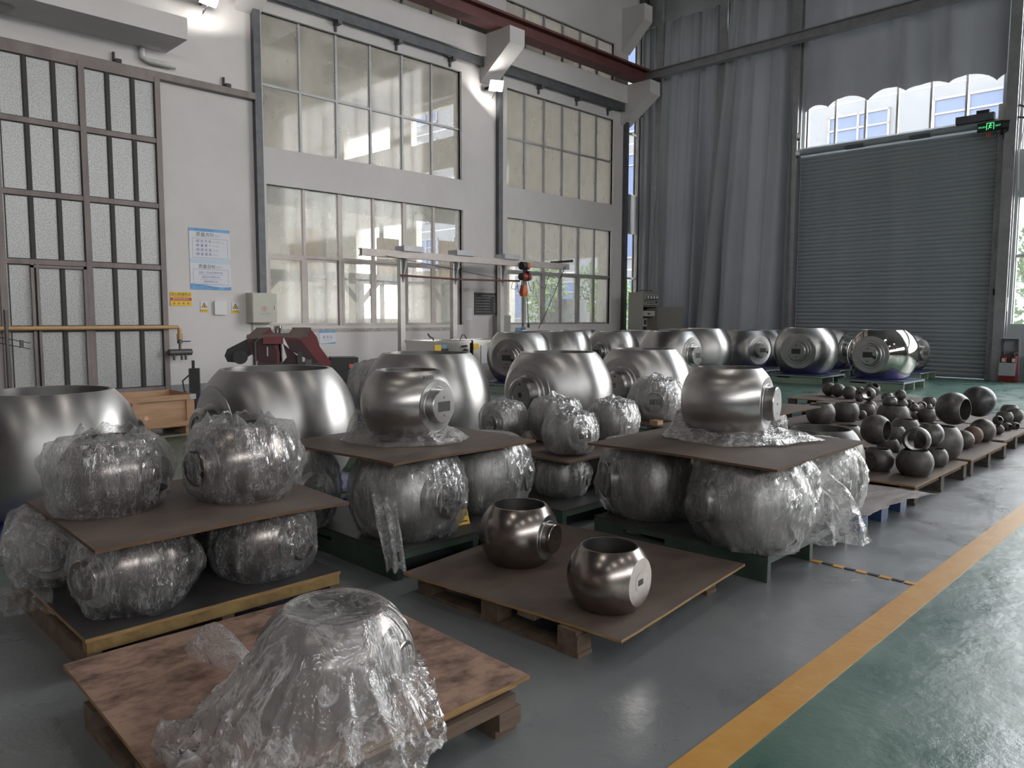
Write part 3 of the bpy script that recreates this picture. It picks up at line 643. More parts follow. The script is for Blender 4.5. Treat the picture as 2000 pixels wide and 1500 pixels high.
def trunnion_ball(name, label, cat, c, R, rz, m='steel', stem='slot', fl='steel_face', group=None, flange=True, ends=2):
    o = put(name, body_mesh('trun', m), None, c, (0, 0, math.radians(rz)), R); tag(o, label, cat, group)
    put('bore', bore_mesh(), o)
    for s in (0, PI)[:ends]:
        if flange: put('flange_face', flange_mesh(fl), o, None, (0, 0, s))
        st = put('stem', stem_mesh(stem, 'stem_steel' if m != 'steel_bronze' else m), o, None, (0, 0, s))
        put('keyway', key_mesh(stem), st)
    if ends == 1: put('flange_face', _mc.setdefault('cap', MB().lathe([(DF, .0005), (DF, .26), (DF-.01, .26)], 40, 'x').mesh('flange_face', 'steel_face', 30)), o, None, (0, 0, PI))
    return o
def plain_mesh(kind, m):
    k = (kind, m, 'plain')
    if k in _mc: return _mc[k]
    h = {'bored': KH, 'wide': .66, 'narrow': .86, 'ring': .62}.get(kind)
    if kind == 'solid':
        b = MB().lathe([(math.cos(PI*i/40)*-1, max(.0005, math.sin(PI*i/40))) for i in range(41)], 56); me = b.mesh('ball', m, 40)
    else:
        r = math.sqrt(1-h*h); a0 = math.asin(h); rb = r*.93
        prof = [(-h, rb), (-h, r)] + [(math.sin(-a0+2*a0*i/30), math.cos(-a0+2*a0*i/30)) for i in range(1, 30)] + [(h, r), (h, rb), (-h, rb)]
        me = MB().lathe(prof, 56).mesh('ball', m, 32)
    _mc[k] = me; return me
PALLETS = []
# ---------------------------------------------------------------- plastic wraps
def ridge(p): return 1-abs(2*noise.noise(p))
_wr = {}
def wrap_mesh(seed, top, m='film', bulge=.06, lobe=None):
    """crumpled film round a ball of radius 1; top: 'flat' (squeezed under a board) or 'knot' (gathered and open on top)"""
    k = (seed, top, m, lobe)
    if k in _wr: return _wr[k]
    nu, nv = 144, 80; off = Vector((seed*13.7, seed*5.1, seed*3.3)); rings = []
    for j in range(nv+1):
        t = j/nv; lat = -PI/2+PI*t; row = []
        for i in range(nu):
            a = 2*PI*i/nu; d = Vector((math.cos(lat)*math.cos(a), math.cos(lat)*math.sin(a), math.sin(lat)))
            r = 1.055 + bulge*max(0, noise.noise(d*1.6+off))*2.0
            pl = ridge(Vector((math.cos(a)*5.5, math.sin(a)*5.5, lat*1.1+seed)))      # long pleats running down
            r += .045*pl**3*(1 if abs(lat) < 1.1 else .4)
            cr = ridge(d*4.2+off); r += .030*cr**5
            r += .012*noise.noise(d*13+off)
            if lat < -.45: r += .10*max(0, noise.noise(Vector((math.cos(a)*2.2, math.sin(a)*2.2, seed*2.)))) * min(1, (-.45-lat)*2)
            if lobe: r += lobe[1]*max(0, math.cos(a-math.radians(lobe[0])))**2.2*max(0, math.cos(lat-.15))**1.5*(.8+.5*noise.noise(d*3.1+off))
            p = d*r; p.z = max(p.z, -KH-.004)
            lim = KH+.012
            if p.z > lim:
                q = math.hypot(p.x, p.y)
                if top == 'flat': p.z = lim
                elif top == 'open':
                    k2 = max(0, 1-max(0, q-.46)/(RIM-.40)); ca, sa = math.cos(a), math.sin(a)
                    q2 = max(q, .50+.10*noise.noise(Vector((ca*2, sa*2, seed*3.)))); ruf = .5+.9*noise.noise(Vector((ca*2.3, sa*2.3, seed*5.)))+.35*noise.noise(Vector((ca*7, sa*7, seed*2.)))
                    p.x, p.y = ca*q2, sa*q2; p.z = lim+.02+max(0, ruf)*.34*k2*(1 if k2 < .75 else 1-(k2-.75)*1.6); q3 = 1+.10*ruf*k2; p.x *= q3; p.y *= q3
                else:
                    g = math.exp(-(q/.42)**2); n2 = noise.noise(Vector((p.x*4, p.y*4, seed*7.)))
                    sag = -.10*math.exp(-((q-.30)/.16)**2)
                    p.z = lim + .03*(q < RIM) + g*(.20+.22*n2) + sag*.5 + .05*ridge(Vector((p.x*6, p.y*6, seed)))**3
                    p.x += .10*g*n2; p.y -= .12*g*n2
            row.append(p)
        rings.append(row)
    b = MB().loft(rings, False); _wr[k] = b.mesh('plastic_wrap', m, 180); return _wr[k]
def wrapped(name, label, c, R, rz, seed, top, m='steel', film='film', bulge=.06, stem='wideslot', rw=None, lobe=None):
    o = trunnion_ball(name, label, 'valve ball', c, R, rz, m, stem, flange=True)
    wr = put('plastic_wrap', wrap_mesh(seed, top, film, bulge, lobe), o, None, (0, 0, rw if rw is not None else seed*1.3))
    tag(wr, 'clear crumpled plastic wrap'); return o
def loose_ring(name, label, c, zs, r0, Gf, seed, height, m='film_loose', tuft=None):
    """film pushed down round the foot of a ball: an annulus whose outer edge is Gf(angle)"""
    nu, nv = 150, 30; rings = []; off = Vector((seed*3.1, seed*7.7, 0))
    for j in range(nv+1):
        t = j/nv; row = []
        for i in range(nu):
            a = 2*PI*i/nu; G = Gf(a)*(1+.10*noise.noise(Vector((math.cos(a)*3, math.sin(a)*3, seed))))
            q = r0+(G-r0)*t
            p = Vector((math.cos(a)*q, math.sin(a)*q, 0)); n1 = ridge(p*9+off); n2 = ridge(p*22+off)
            prof = (1-t)**1.2*(.75+.5*noise.noise(Vector((math.cos(a)*2, math.sin(a)*2, seed*2.)))) + .22*t*(1-t)*4
            z = height*(prof*.9 + .35*n1**2*(1-t*.75) + .10*n2**2) * min(1, (1-t)*6+.05)
            if tuft: z += tuft[1]*math.exp(-((math.atan2(math.sin(a-tuft[0]), math.cos(a-tuft[0])))/.28)**2)*math.exp(-((t-.35)/.35)**2)*(.7+.6*n1)
            p.x += .02*noise.noise(p*16+off); p.y += .02*noise.noise(p*16-off)
            row.append((c[0]+p.x, c[1]+p.y, zs+.006+max(0, z)))
        rings.append(row)
    o = MB().loft(rings, False).build(name, m, None, 180); return tag(o, label, 'plastic sheet')
# ---------------------------------------------------------------- pallets and boards
def steel_pallet(label, x0, x1, y0, y1, h, m='green_paint', deck='ply_dark', name='pallet', cat='pallet', pale=False):
    t = thing(name, label, cat, ((x0+x1)/2, (y0+y1)/2, 0)); X, Y = (x1-x0)/2, (y1-y0)/2
    MB().box(-X, X, -Y, Y, h-.012, h).build('deck', deck, t)
    lip = MB()
    for (a, b, c, d) in ((-X, X, -Y, -Y+.03), (-X, X, Y-.03, Y), (-X, -X+.03, -Y+.03, Y-.03), (X-.03, X, -Y+.03, Y-.03)): lip.box(a, b, c, d, h-.045, h-.012)
    lip.build('edge_frame', 'green_pale' if pale else m, t)
    for xx in (-X+.002, -.02, X-.042):
        r = MB(); s0, s1 = .10*Y, .62*Y
        r.box(xx, xx+.04, -Y+.002, Y-.002, 0, h-.075).box(xx, xx+.04, -Y+.002, s0, h-.075, h-.045).box(xx, xx+.04, s1, Y-.002, h-.075, h-.045)
        r.build('runner', 'green_pale' if pale else m, t)
    for yy in (-Y+.12, 0, Y-.12): MB().box(-X+.05, X-.05, yy-.04, yy+.04, h-.03, h-.013).build('cross_bar', m, t)
    return t
def board(name, label, cx, cy, z, X, Y, th=.014, m='ply', edge='ply_edge_dark', rz=0.0, warp=0.012, seed=0, round_=0.0):
    """a plywood sheet, very slightly warped; top at z"""
    n = 14; top = []; vs = []; b = MB()
    def zz(x, y): return z + warp*noise.noise(Vector((x*1.3+seed, y*1.3, seed*2.))) - .6*warp*(x*x/X/X+y*y/Y/Y)*.5
    def P(i, j, dz):
        x, y = -X+2*X*i/n, -Y+2*Y*j/n
        if round_:
            k = min(1, max(0, (abs(x)/X+abs(y)/Y-1.86)/.14)); x *= 1-.06*k; y *= 1-.06*k
        ca, sa = math.cos(rz), math.sin(rz); return (cx+x*ca-y*sa, cy+x*sa+y*ca, zz(x, y)+dz)
    for dz in (0, -th):
        for j in range(n+1):
            for i in range(n+1): vs.append(P(i, j, dz))
    N = (n+1)*(n+1); fs = []; mi = []
    for j in range(n):
        for i in range(n):
            q = (j*(n+1)+i, j*(n+1)+i+1, (j+1)*(n+1)+i+1, (j+1)*(n+1)+i); fs.append(q); mi.append(0); fs.append(tuple(N+k for k in q[::-1])); mi.append(0)
    per = [i for i in range(n+1)] + [j*(n+1)+n for j in range(1, n+1)] + [n*(n+1)+i for i in range(n-1, -1, -1)] + [j*(n+1) for j in range(n-1, 0, -1)]
    for a, c in zip(per, per[1:]+per[:1]): fs.append((a, N+a, N+c, c)); mi.append(1)
    b.v, b.f, b.mi = vs, fs, mi
    o = b.build(name, [m, edge]); return tag(o, label, 'board')
# ================================================================ BIG FINISHED BALLS
def blue_pallet(label, x, y, s=.62):
    t = steel_pallet(label, x-s, x+s, y-s, y+s, .185, 'green_paint', 'ply_dark', pale=True)
    n = 16; rows = []
    for j in range(n+1):
        row = []
        for i in range(n+1):
            a, b = -1+2*i/n, -1+2*j/n; e = max(abs(a), abs(b))
            row.append((a*s*1.02, b*s*1.02, .189+.006*noise.noise(Vector((a*4+x, b*4+y, 1)))-(.05*(e-.97)/.03 if e > .97 else 0)))
        rows.append(row)
    o = MB().loft(rows, False, 0, False).build('film_cover', 'blue_film', t, 180); tag(o, 'blue plastic film cover'); return t
big = [  # u, v, r, rz, kind, material, label
 (92, 875, 194, 0, 'round', 'steel', 'largest satin steel valve ball, cut off by the edge behind the wrapped stack'),
 (538, 830, 160, 0, 'round', 'steel', 'huge satin steel valve ball in front of the dark red saw'),
 (833, 779, 125, 0, 'round', 'steel', 'huge steel valve ball behind the bare ball on the plywood stack'),
 (1091, 764, 106, 0, 'round', 'steel', 'huge steel valve ball whose dark stepped flange faces the small wrapped balls'),
 (1258, 747, 92, 0, 'round', 'steel', 'huge steel valve ball behind the wrapped ball beside a wood block'),
 (1015, 696, 64, 22, 'slot', 'steel', 'steel valve ball with keyed stem beside the stainless tanks'),
 (1100, 690, 58, -9, 'slot', 'steel', 'second steel valve ball from the stainless tanks, below the hoist chains'),
 (1197, 686, 53, 1, 'slot', 'steel', 'third steel valve ball from the stainless tanks, below the dark window panes'),
 (1308, 692, 63, 89, 'slot', 'steel', 'steel valve ball with short keyed stem sideways, before the open electric cabinet'),
 (1372, 684, 60, None, 'plain', 'steel', 'stemless steel valve ball tinted green by the floor, below the pleated curtain'),
 (1455, 682, 52, 68, 'slot', 'steel', 'steel valve ball with shadowed stem in the row before the curtains'),
 (1575, 684, 64, 7, 'slot', 'steel', 'satin steel valve ball with bright flange facing out, before the shutter guide'),
 (1612, 680, 54, 82, 'slot', 'steel', 'steel valve ball half hidden behind the bright-flanged one before the shutter'),
 (1725, 691, 71, -4, 'slot', 'steel_mirror', 'mirror polished steel valve ball on a green pallet before the shutter'),
 (1765, 688, 52, 70, 'slot', 'steel', 'steel valve ball peeping out behind the mirror polished ball'),
]
for i, (u, v, r, rz, kind, m, lab) in enumerate(big):
    x, y, z, R = solve(u, v, r, .20, KH)
    if i == 0: R *= .97
    if kind == 'plain':
        o = put('large_valve_ball', plain_mesh('bored', m), None, (x, y, z), None, R); tag(o, lab, 'valve ball')
    else: trunnion_ball('large_valve_ball', lab, 'valve ball', (x, y, .20+KH*R), R, rz, m, kind, 'steel_face')
    blue_pallet(['green pallet with blue film under ' + ' '.join(lab.split()[:9])][0], x, y, min(.62, R*1.0))
for u, D, lab in ((1041, 17.9, 'steel valve ball barely showing between the first two of the back row'), (1128, 19.3, 'steel valve ball rim showing behind the second one from the tanks'),
                  (1246, 18.8, 'steel valve ball showing between the third one and the cabinet ball'), (1318, 20.6, 'steel valve ball rim above the cabinet ball'),
                  (1496, 19.6, 'dark steel valve ball behind the one with the shadowed stem')):
    p = atd(u, 690, D); R = .60
    o = put('large_valve_ball', plain_mesh('bored', 'steel'), None, (p[0], p[1], .20+KH*R), None, R); tag(o, lab, 'valve ball')
    blue_pallet('green pallet carrying the ' + lab[:52].rsplit(' ', 1)[0], p[0], p[1], .6)
x, y, z, R = solve(736, 733, 44, .2, KH); p = atd(752, 745, 9.4)
wrapped('valve_ball', 'pale film wrapped ball peeping out behind the huge ball near the tanks', (p[0], p[1], .2+KH*.42), .42, 40, 2, 'knot')
blue_pallet('green pallet under the film wrapped ball near the tanks', p[0], p[1], .5)
# ================================================================ STACKS IN THE GREY BAY
# --- front pallet with the bagged ball
def sheets_pallet():
    t = thing('plywood_pallet', 'low pallet of stacked plywood sheets and beams under the bagged ball', 'pallet', (1.29, 2.27, 0))
    for k, (dx_, dy_) in enumerate(((0, 0), (.012, .006), (-.03, .012))):
        MB().box(-.50+dx_, .47+dx_+.01*k, -.55+dy_+.015*k, .53, .176-.013*(k+1), .176-.013*k, 0, 1).build('plywood_sheet', ['ply_dark', 'ply_edge'], t)
    for y in (-.50, -.02, .46): MB().box(-.53, .47, y-.045, y+.045, .092, .137).build('bearer', 'wood_dark', t)
    for x in (-.50, 0, .44):
        MB().box(x-.05, x+.05, -.53, .51, 0, .030).build('foot_board', 'wood_dark', t)
        for y in (-.50, -.02, .46): MB().box(x-.05, x+.05, y-.05, y+.05, .030, .092).build('block', 'wood_dark', t)
sheets_pallet()
c4 = [atz(152, 1290, .19), atz(693, 1140, .19), atz(1015, 1325, .19)]
cx0 = (c4[0]+c4[2])/2
board('plywood_board', 'reddish brown stained plywood board under the bagged ball', cx0[0], cx0[1], .190, np.linalg.norm(c4[1]-c4[0])/2, np.linalg.norm(c4[2]-c4[1])/2, .014, 'ply_red', 'ply_edge', math.atan2(*(c4[1]-c4[0])[[1, 0]]), .004, 3)
x0, y0, z0, R0 = solve(652, 1288, 137, .19, KH)
bz = .192
W0 = trunnion_ball('valve_ball', 'bright steel valve ball inside the big loose plastic bag', 'valve ball', (x0, y0, bz+KH*R0), R0, -60, 'steel_bronze', 'wideslot')
def drape():
    ctrl = [(-175, .44), (-150, .62), (-128, .70), (-108, .54), (-85, .40), (-60, .34), (-30, .285), (0, .27), (40, .25), (80, .26), (110, .28), (135, .36), (160, .50), (178, .46)]
    def G(a):
        d = math.degrees(a); d = (d+180) % 360-180; pts = [(ctrl[-1][0]-360, ctrl[-1][1])]+ctrl+[(ctrl[0][0]+360, ctrl[0][1])]
        for (p, q), (r, s) in zip(pts, pts[1:]):
            if p <= d <= r: k = (d-p)/(r-p); k = k*k*(3-2*k); return q+(s-q)*k
        return .3
    nu, nv = 230, 96; rings = []; ztop = 2*KH*R0
    for j in range(nv+1):
        t = j/nv; row = []
        for i in range(nu):
            a = 2*PI*i/nu; g = G(a)*(1+.07*noise.noise(Vector((math.cos(a)*4, math.sin(a)*4, 2.2)))); rim = RIM*R0*1.01
            if t < .16:
                q = rim*t/.16; z = ztop+.008-.034*max(0, 1-(q/rim)**2)**.8
                p = Vector((math.cos(a)*q, math.sin(a)*q, z)); p.z += .006*ridge(Vector((p.x*9+p.y*26, p.y*12-p.x*30, 0)))**2*min(1, (rim-q)/rim*4)
                if q < rim*.9: p.z += .02*math.exp(-((p.x-.08)**2+(p.y+.03)**2)/.0012)*noise.noise(p*40)
            else:
                s = (t-.16)/.84; h = 1-min(1, s/.66); zb = ztop*h
                # the film hangs from the rim: outside the ball, drawn out towards its edge
                zc = zb-KH*R0; rb = math.sqrt(max(0, R0*R0-zc*zc)) if abs(zc) < R0 else 0
                rb = max(rb, rim)*(1.03+.05*max(0, 1-abs(zc)/(.62*R0)))+.004
                fl = rim + (min(g, .50)-rim)*(1-h)**1.15*.86
                q = max(rb, fl)
                if s > .66: k = (s-.66)/.34; q = q+(g-q)*k
                q = max(q, rb if s < .66 else .18)
                p = Vector((math.cos(a)*q, math.sin(a)*q, zb))
                w_ = min(1, s*2.2)
                pl = ridge(Vector((math.cos(a)*6, math.sin(a)*6, zb*2.0)))**2 ; f2 = ridge(p*8+Vector((3, 1, 0)))**3; f3 = ridge(p*21)**3
                dr_ = Vector((math.cos(a), math.sin(a), 0))
                w_ *= min(1, .25+s*2.4)
                p += dr_*(w_*(.030*pl*(1-.5*max(0, s-.66)/.34)+.020*f2+.006*f3) if q > rb*1.001 or s > .4 else .008*f2)
                if s > .55: p.z += .045*f2*min(1, (s-.55)*5)*min(1, (1.02-s)*5)+.018*f3+.05*max(0, noise.noise(Vector((p.x*5, p.y*5, 4))))*min(1, (1.0-s)*4)
                p.z = max(p.z, .002)
            row.append((x0+p.x, y0+p.y, bz+p.z+.003))
        rings.append(row)
    # pull the flap that stands up on the far side of the drape
    o = MB().loft(rings, False).build('plastic_bag', 'film_drape', None, 180)
    return tag(o, 'big clear crumpled plastic bag draped over the ball on the reddish board', 'plastic bag')
drape()
def flap():
    a = atz(372, 1300, .20); b = atz(470, 1330, .20); n = 26; rows = []
    for j in range(n+1):
        t = j/n; row = []
        for i in range(n+1):
            s = i/n; p = Vector(a)*(1-s)+Vector(b)*s; base = p+Vector((.10*t, .02*t, 0))
            zz = .02+.13*math.sin(s*PI*.9+.25)*math.sin(t*PI) + .012*ridge(Vector((s*6, t*6, 3)))
            row.append((base.x-.05*math.sin(t*PI)*(1-s), base.y+.05*t, .197+max(.001, zz*(1 if t < 1 else 0))))
        rows.append(row)
    o = MB().loft(rows, False, 0, False).build('plastic_flap', 'film_loose', None, 180); tag(o, 'small crumpled plastic flap poking out beside the big bag', 'plastic sheet')
flap()
# --- second front pallet: two bare polished balls
def low_pallet(label, x0, x1, y0, y1, h, m='wood_dark', sheet=False):
    t = thing('wooden_pallet', label, 'pallet', ((x0+x1)/2, (y0+y1)/2, 0)); X, Y = (x1-x0)/2, (y1-y0)/2
    if sheet: MB().box(-X, X, -Y, Y, h-.014, h, 0, 1).build('top_sheet', ['ply', 'ply_edge'], t); MB().box(-X+.02, X-.02, -Y+.02, -Y+.07, h-.05, h-.014).build('bearer', m, t)
    for i in range(0 if sheet else 5):
        y = -Y+.06+(2*Y-.12)*i/4; MB().box(-X, X, y-.05, y+.05, h-.02, h).build('deck_board', m, t)
    for x in (-X+.05, 0, X-.05):
        MB().box(x-.045, x+.045, -Y, Y, 0, .02).build('foot_board', m, t)
        for y in (-Y+.06, 0, Y-.06): MB().box(x-.045, x+.045, y-.055, y+.055, .02, h-.02).build('block', m, t)
    return t
low_pallet('dark wooden pallet under the board with two bare polished balls', 2.33, 3.44, 1.93, 2.99, .112)
c4 = [atz(826, 1107, .128), atz(1100, 1012, .128), atz(1441, 1110, .128), atz(1160, 1260, .128)]; cx1 = sum(c4)/4
board('plywood_board', 'dark brown plywood board carrying the two bare polished balls', cx1[0], cx1[1], .128, np.linalg.norm(c4[1]-c4[0])/2, np.linalg.norm(c4[2]-c4[1])/2, .012, 'ply', 'ply_edge', math.atan2(*(c4[1]-c4[0])[[1, 0]]), .006, 1)
x, y, z, R = solve(1014, 1040, 76, .128, KH)
trunnion_ball('valve_ball', 'bare polished bronze-toned ball with a round stem, behind its slotted twin', 'valve ball', (x, y, .128+KH*R), R, -77, 'steel_bronze', 'plug', group=None)
x, y, z, R = solve(1190, 1123, 80.5, .128, KH)
trunnion_ball('valve_ball', 'bare polished ball with a slot in its side, nearest the aisle on the low board', 'valve ball', (x, y, .128+KH*R), R, -82, 'steel_bronze', 'inset', flange=False)
# --- stack one (at the edge of the picture)
def wood_pallet(label, x0, x1, y0, y1, h):
    t = thing('wooden_pallet', label, 'pallet', ((x0+x1)/2, (y0+y1)/2, 0)); X, Y = (x1-x0)/2, (y1-y0)/2
    MB().box(-X, X, -Y, Y, h-.016, h, 0, 1).build('top_sheet', ['ply_dark', 'ply_edge'], t)
    for y in (-Y+.03, 0, Y-.03): MB().box(-X+.005, X-.005, y-.028, y+.028, h-.062, h-.016).build('bearer', 'wood_yellow', t)
    for x in (-X+.03, 0, X-.03): MB().box(x-.028, x+.028, -Y+.003, Y-.003, 0, h-.062).build('runner', 'wood_dark', t)
wood_pallet('wooden pallet with yellow edges under the stack at the edge', .86, 2.0, 3.17, 4.35, .152)
zs = .152; R = .2355
for (bx_, by_, rz, sd, lab, bl) in ((1.14, 3.45, 200, 1, 'film wrapped ball below the first board, at the near corner with the puffy bag', .12), (1.735, 3.435, -70, 3, 'film wrapped ball below the first board, at the corner next to the reddish board', .05),
                            (1.60, 4.02, 10, 4, 'shaded film wrapped ball deep under the first board', .05), (1.03, 4.06, 60, 5, 'film wrapped ball under the first board with bag hanging over the pallet edge', .14)):
    wrapped('valve_ball', lab, (bx_, by_, zs+KH*R), R, rz, sd, 'flat', 'steel_bronze', 'film', bl)
ZB1 = zs+2*KH*R+.018
c4 = [atz(57, 975, ZB1), atz(180, 1072, ZB1), atz(679, 977, ZB1)]; cb = (c4[0]+c4[2])/2
board('plywood_board', 'brown plywood board on the edge stack carrying two wrapped balls', cb[0], cb[1], ZB1, np.linalg.norm(c4[2]-c4[1])/2, np.linalg.norm(c4[1]-c4[0])/2, .014, 'ply', 'ply_edge_dark', math.atan2(*(c4[2]-c4[1])[[1, 0]]), .012, 5, .0)
wrapped('valve_ball', 'film wrapped ball with a baggy open bag on the edge stack, before the largest ball', (1.17, 3.74, ZB1+KH*.225), .225, -50, 6, 'open', 'steel_bronze', 'film', .08, rw=0.0, lobe=(195-(-50), .42))
wrapped('valve_ball', 'film wrapped ball with ruffled bag top on the edge stack, before the saw', (1.69, 3.56, ZB1+KH*.245), .245, 190, 7, 'open', 'steel_bronze', 'film', .06, rw=0.0, lobe=(320-190, .22))
# --- stack two
steel_pallet('dark green steel pallet under the stack with the yellow card', 2.36, 3.50, 3.20, 4.36, .154)
R = .318; zs = .154
wrapped('valve_ball', 'film wrapped ball whose flange shows through, beside the yellow card', (2.67, 3.50, zs+KH*R), R, -82, 8, 'flat', 'steel', 'film', .05)
wrapped('valve_ball', 'film wrapped ball behind the yellow card under the middle board', (3.37, 3.63, zs+KH*R), R, -60, 3, 'flat', 'steel', 'film', .05, rw=2.0)
wrapped('valve_ball', 'dark film wrapped ball at the far side of the middle stack', (2.24, 4.16, zs+KH*R), R, 95, 1, 'flat', 'steel', 'film', .03, rw=2.4)
ZB2 = zs+2*KH*R+.018
c4 = [atz(565, 858, ZB2), atz(745, 910, ZB2), atz(1030, 858, ZB2)]; cb = (c4[0]+c4[2])/2
board('plywood_board', 'plywood board of the middle stack under the bare ball with square keyway', cb[0], cb[1], ZB2, np.linalg.norm(c4[2]-c4[1])/2, np.linalg.norm(c4[1]-c4[0])/2, .014, 'ply', 'ply_edge_dark', math.atan2(*(c4[2]-c4[1])[[1, 0]]), .012, 8)
xd, yd, zd, RD = solve(795, 788, 91, ZB2+.01, KH)
ballD = trunnion_ball('valve_ball', 'bare turned steel ball with square keyway standing on the middle stack', 'valve ball', (xd, yd, ZB2+.012+KH*RD), RD, -80, 'steel_turned', 'wideslot')
def gD(a):
    d = (math.degrees(a)) % 360
    return RD*(1.12+.30*math.exp(-((d-150)/30)**2)+.22*math.exp(-((d-300)/35)**2)+.12*math.exp(-((d-225)/40)**2))
loose_ring('plastic_sheet', 'clear plastic sheet pushed down round the foot of the ball on the middle stack', (xd, yd), ZB2, RD*.70, gD, 2, .075, tuft=(math.radians(150), .14))
# yellow folded card
cp_ = atz(893, 1050, .154); cdt = thing('warning_card', 'small yellow folded card with black characters on the green pallet', 'sign', (2.98, 3.36, .155), math.radians(-8))
MB().add([(-.045, 0, 0), (.045, 0, 0), (.045, .035, .085), (-.045, .035, .085), (-.045, .003, 0), (.045, .003, 0), (.045, .038, .085), (-.045, .038, .085)],
         [(0, 1, 2, 3), (7, 6, 5, 4), (0, 4, 5, 1), (1, 5, 6, 2), (3, 2, 6, 7), (0, 3, 7, 4)]).build('front_flap', 'sign_yellow', cdt)
MB().add([(-.045, .075, 0), (.045, .075, 0), (.045, .036, .085), (-.045, .036, .085)], [(3, 2, 1, 0)]).build('rear_flap', 'sign_yellow', cdt)
text('已检品', .028, cdt, (0, .0205, .056), (math.radians(68), 0, 0), 'ink_black'); MB().box(-.03, .03, .006, .0075, .016, .022).build('small_print', 'ink_black', cdt)
# --- stack three (small wrapped balls)
steel_pallet('dark green steel pallet under the small wrapped balls', 3.66, 4.80, 3.17, 4.33, .15)
R = .190; zs = .15
wrapped('valve_ball', 'small film wrapped ball under the board of small wrapped balls', (4.03, 3.50, zs+KH*R), R, -60, 4, 'flat', 'steel', 'film', .06)
wrapped('valve_ball', 'small film wrapped ball under the small balls board, beside the next stack', (4.55, 3.52, zs+KH*R), R, -60, 8, 'flat', 'steel', 'film', .06)
ZB3 = zs+2*KH*R+.018
c_ = atz(1112, 902, ZB3)
board('plywood_board', 'plywood board with four small wrapped balls', c_[0]+.60, c_[1]+.58, ZB3, .60, .58, .014, 'ply', 'ply_edge_dark', 0, .008, 11)
for i, (u, v, r, rz, sd, lab) in enumerate(((985, 825, 46, 10, 6, 'small wrapped ball beside the huge ball, in shade at the far corner'), (1085, 822, 52, 80, 7, 'small wrapped ball with puffy bag behind the nearest small one'),
                               (1113, 848, 51, 70, 9, 'nearest small wrapped ball, its stem showing through the film'), (1198, 823, 49, -20, 10, 'small wrapped ball with pointed knot next to the larger stack'))):
    x, y, z, R = solve(u, v, r, ZB3, KH); wrapped('small_valve_ball', lab, (x, y, ZB3+.012+KH*R), R, rz, sd, 'knot', 'steel', 'film', .05)
# --- stack four
steel_pallet('dark green steel pallet at the aisle under the stack with the bare ball', 3.73, 4.82, 1.80, 2.965, .147)
R = .3225; zs = .147
wrapped('valve_ball', 'film wrapped ball under the aisle stack board, toward the small balls', (4.05, 2.75, zs+KH*R), R, 150, 11, 'flat', 'steel', 'film', .08)
wrapped('valve_ball', 'tightly film wrapped ball at the near corner of the aisle stack', (3.95, 2.02, zs+KH*R), R, -30, 5, 'flat', 'steel', 'film', .03, rw=.4)
wrapped('valve_ball', 'film wrapped ball under the aisle stack, next to the blue pallet', (4.72, 2.03, zs+KH*R), R, -60, 6, 'flat', 'steel', 'film', .06, rw=1.0)
ZB4 = zs+2*KH*R+.018
c4 = [atz(1170, 858, ZB4), atz(1497, 920, ZB4), atz(1675, 863, ZB4)]; cb = (c4[0]+c4[2])/2
board('plywood_board', 'plywood board of the aisle stack under the bare ball with side stem', cb[0], cb[1], ZB4, np.linalg.norm(c4[2]-c4[1])/2, np.linalg.norm(c4[1]-c4[0])/2, .014, 'ply', 'ply_edge_dark', math.atan2(*(c4[2]-c4[1])[[1, 0]]), .012, 14)
xs, ys, zs_, RS = solve(1422, 784, 95, ZB4+.01, KH)
trunnion_ball('valve_ball', 'bare turned steel ball with stem sideways standing on the aisle stack', 'valve ball', (xs, ys, ZB4+.012+KH*RS), RS, -78, 'steel_turned', 'plug', ends=1)
def gS(a):
    d = (math.degrees(a)) % 360
    return RS*(1.10+.30*math.exp(-((d-125)/28)**2)+.85*math.exp(-((d-306)/17)**2)+.28*math.exp(-((d-215)/50)**2)+.3*math.exp(-((d-275)/22)**2))
loose_ring('plastic_sheet', 'clear plastic sheet spread round the foot of the ball on the aisle stack', (xs, ys), ZB4, RS*.70, gS, 5, .070, tuft=(math.radians(125), .10))
# film tail hanging from the near corner ball of the aisle stack
def tail(name, label, top, seed, pts, wd):
    n = 30; rows = []
    for j in range(n+1):
        t = j/n; k = t*(len(pts)-1); i0 = min(int(k), len(pts)-2); fr = k-i0; p = Vector(pts[i0])*(1-fr)+Vector(pts[i0+1])*fr; row = []
        side = Vector((math.cos(math.radians(-40)), math.sin(math.radians(-40)), 0)); nrm = Vector((-.64, -.77, 0)); ww = wd[0]+(wd[1]-wd[0])*t
        for i in range(n+1):
            s = i/n-.5; q = p+side*s*ww+nrm*(.030*math.sin(s*13+seed+t*3)*(.3+t)+.022*ridge(Vector((s*5, t*5, seed)))**2)
            q.z = max(q.z+.015*noise.noise(Vector((s*4, t*3, seed))), .012); row.append(q)
        rows.append(row)
    return tag(MB().loft(rows, False, 0, False).build(name, 'film_loose', None, 180), label, 'plastic sheet')
tail('plastic_tail', 'loose film tail hanging over the pallet edge at the aisle stack', None, 2, [(4.20, 1.84, .56), (4.26, 1.72, .42), (4.27, 1.66, .27), (4.30, 1.63, .13)], (.20, .38))
tail('plastic_tail', 'loose film tail hanging beside the edge stack onto the floor side', None, 4, [(.89, 3.92, .47), (.80, 3.86, .36), (.75, 3.80, .22), (.74, 3.78, .12)], (.18, .42))
tail('plastic_tail', 'thin loose film tail hanging from the ball beside the yellow card', None, 6, [(2.42, 3.42, .50), (2.38, 3.32, .38), (2.36, 3.24, .24), (2.35, 3.18, .07)], (.14, .10))
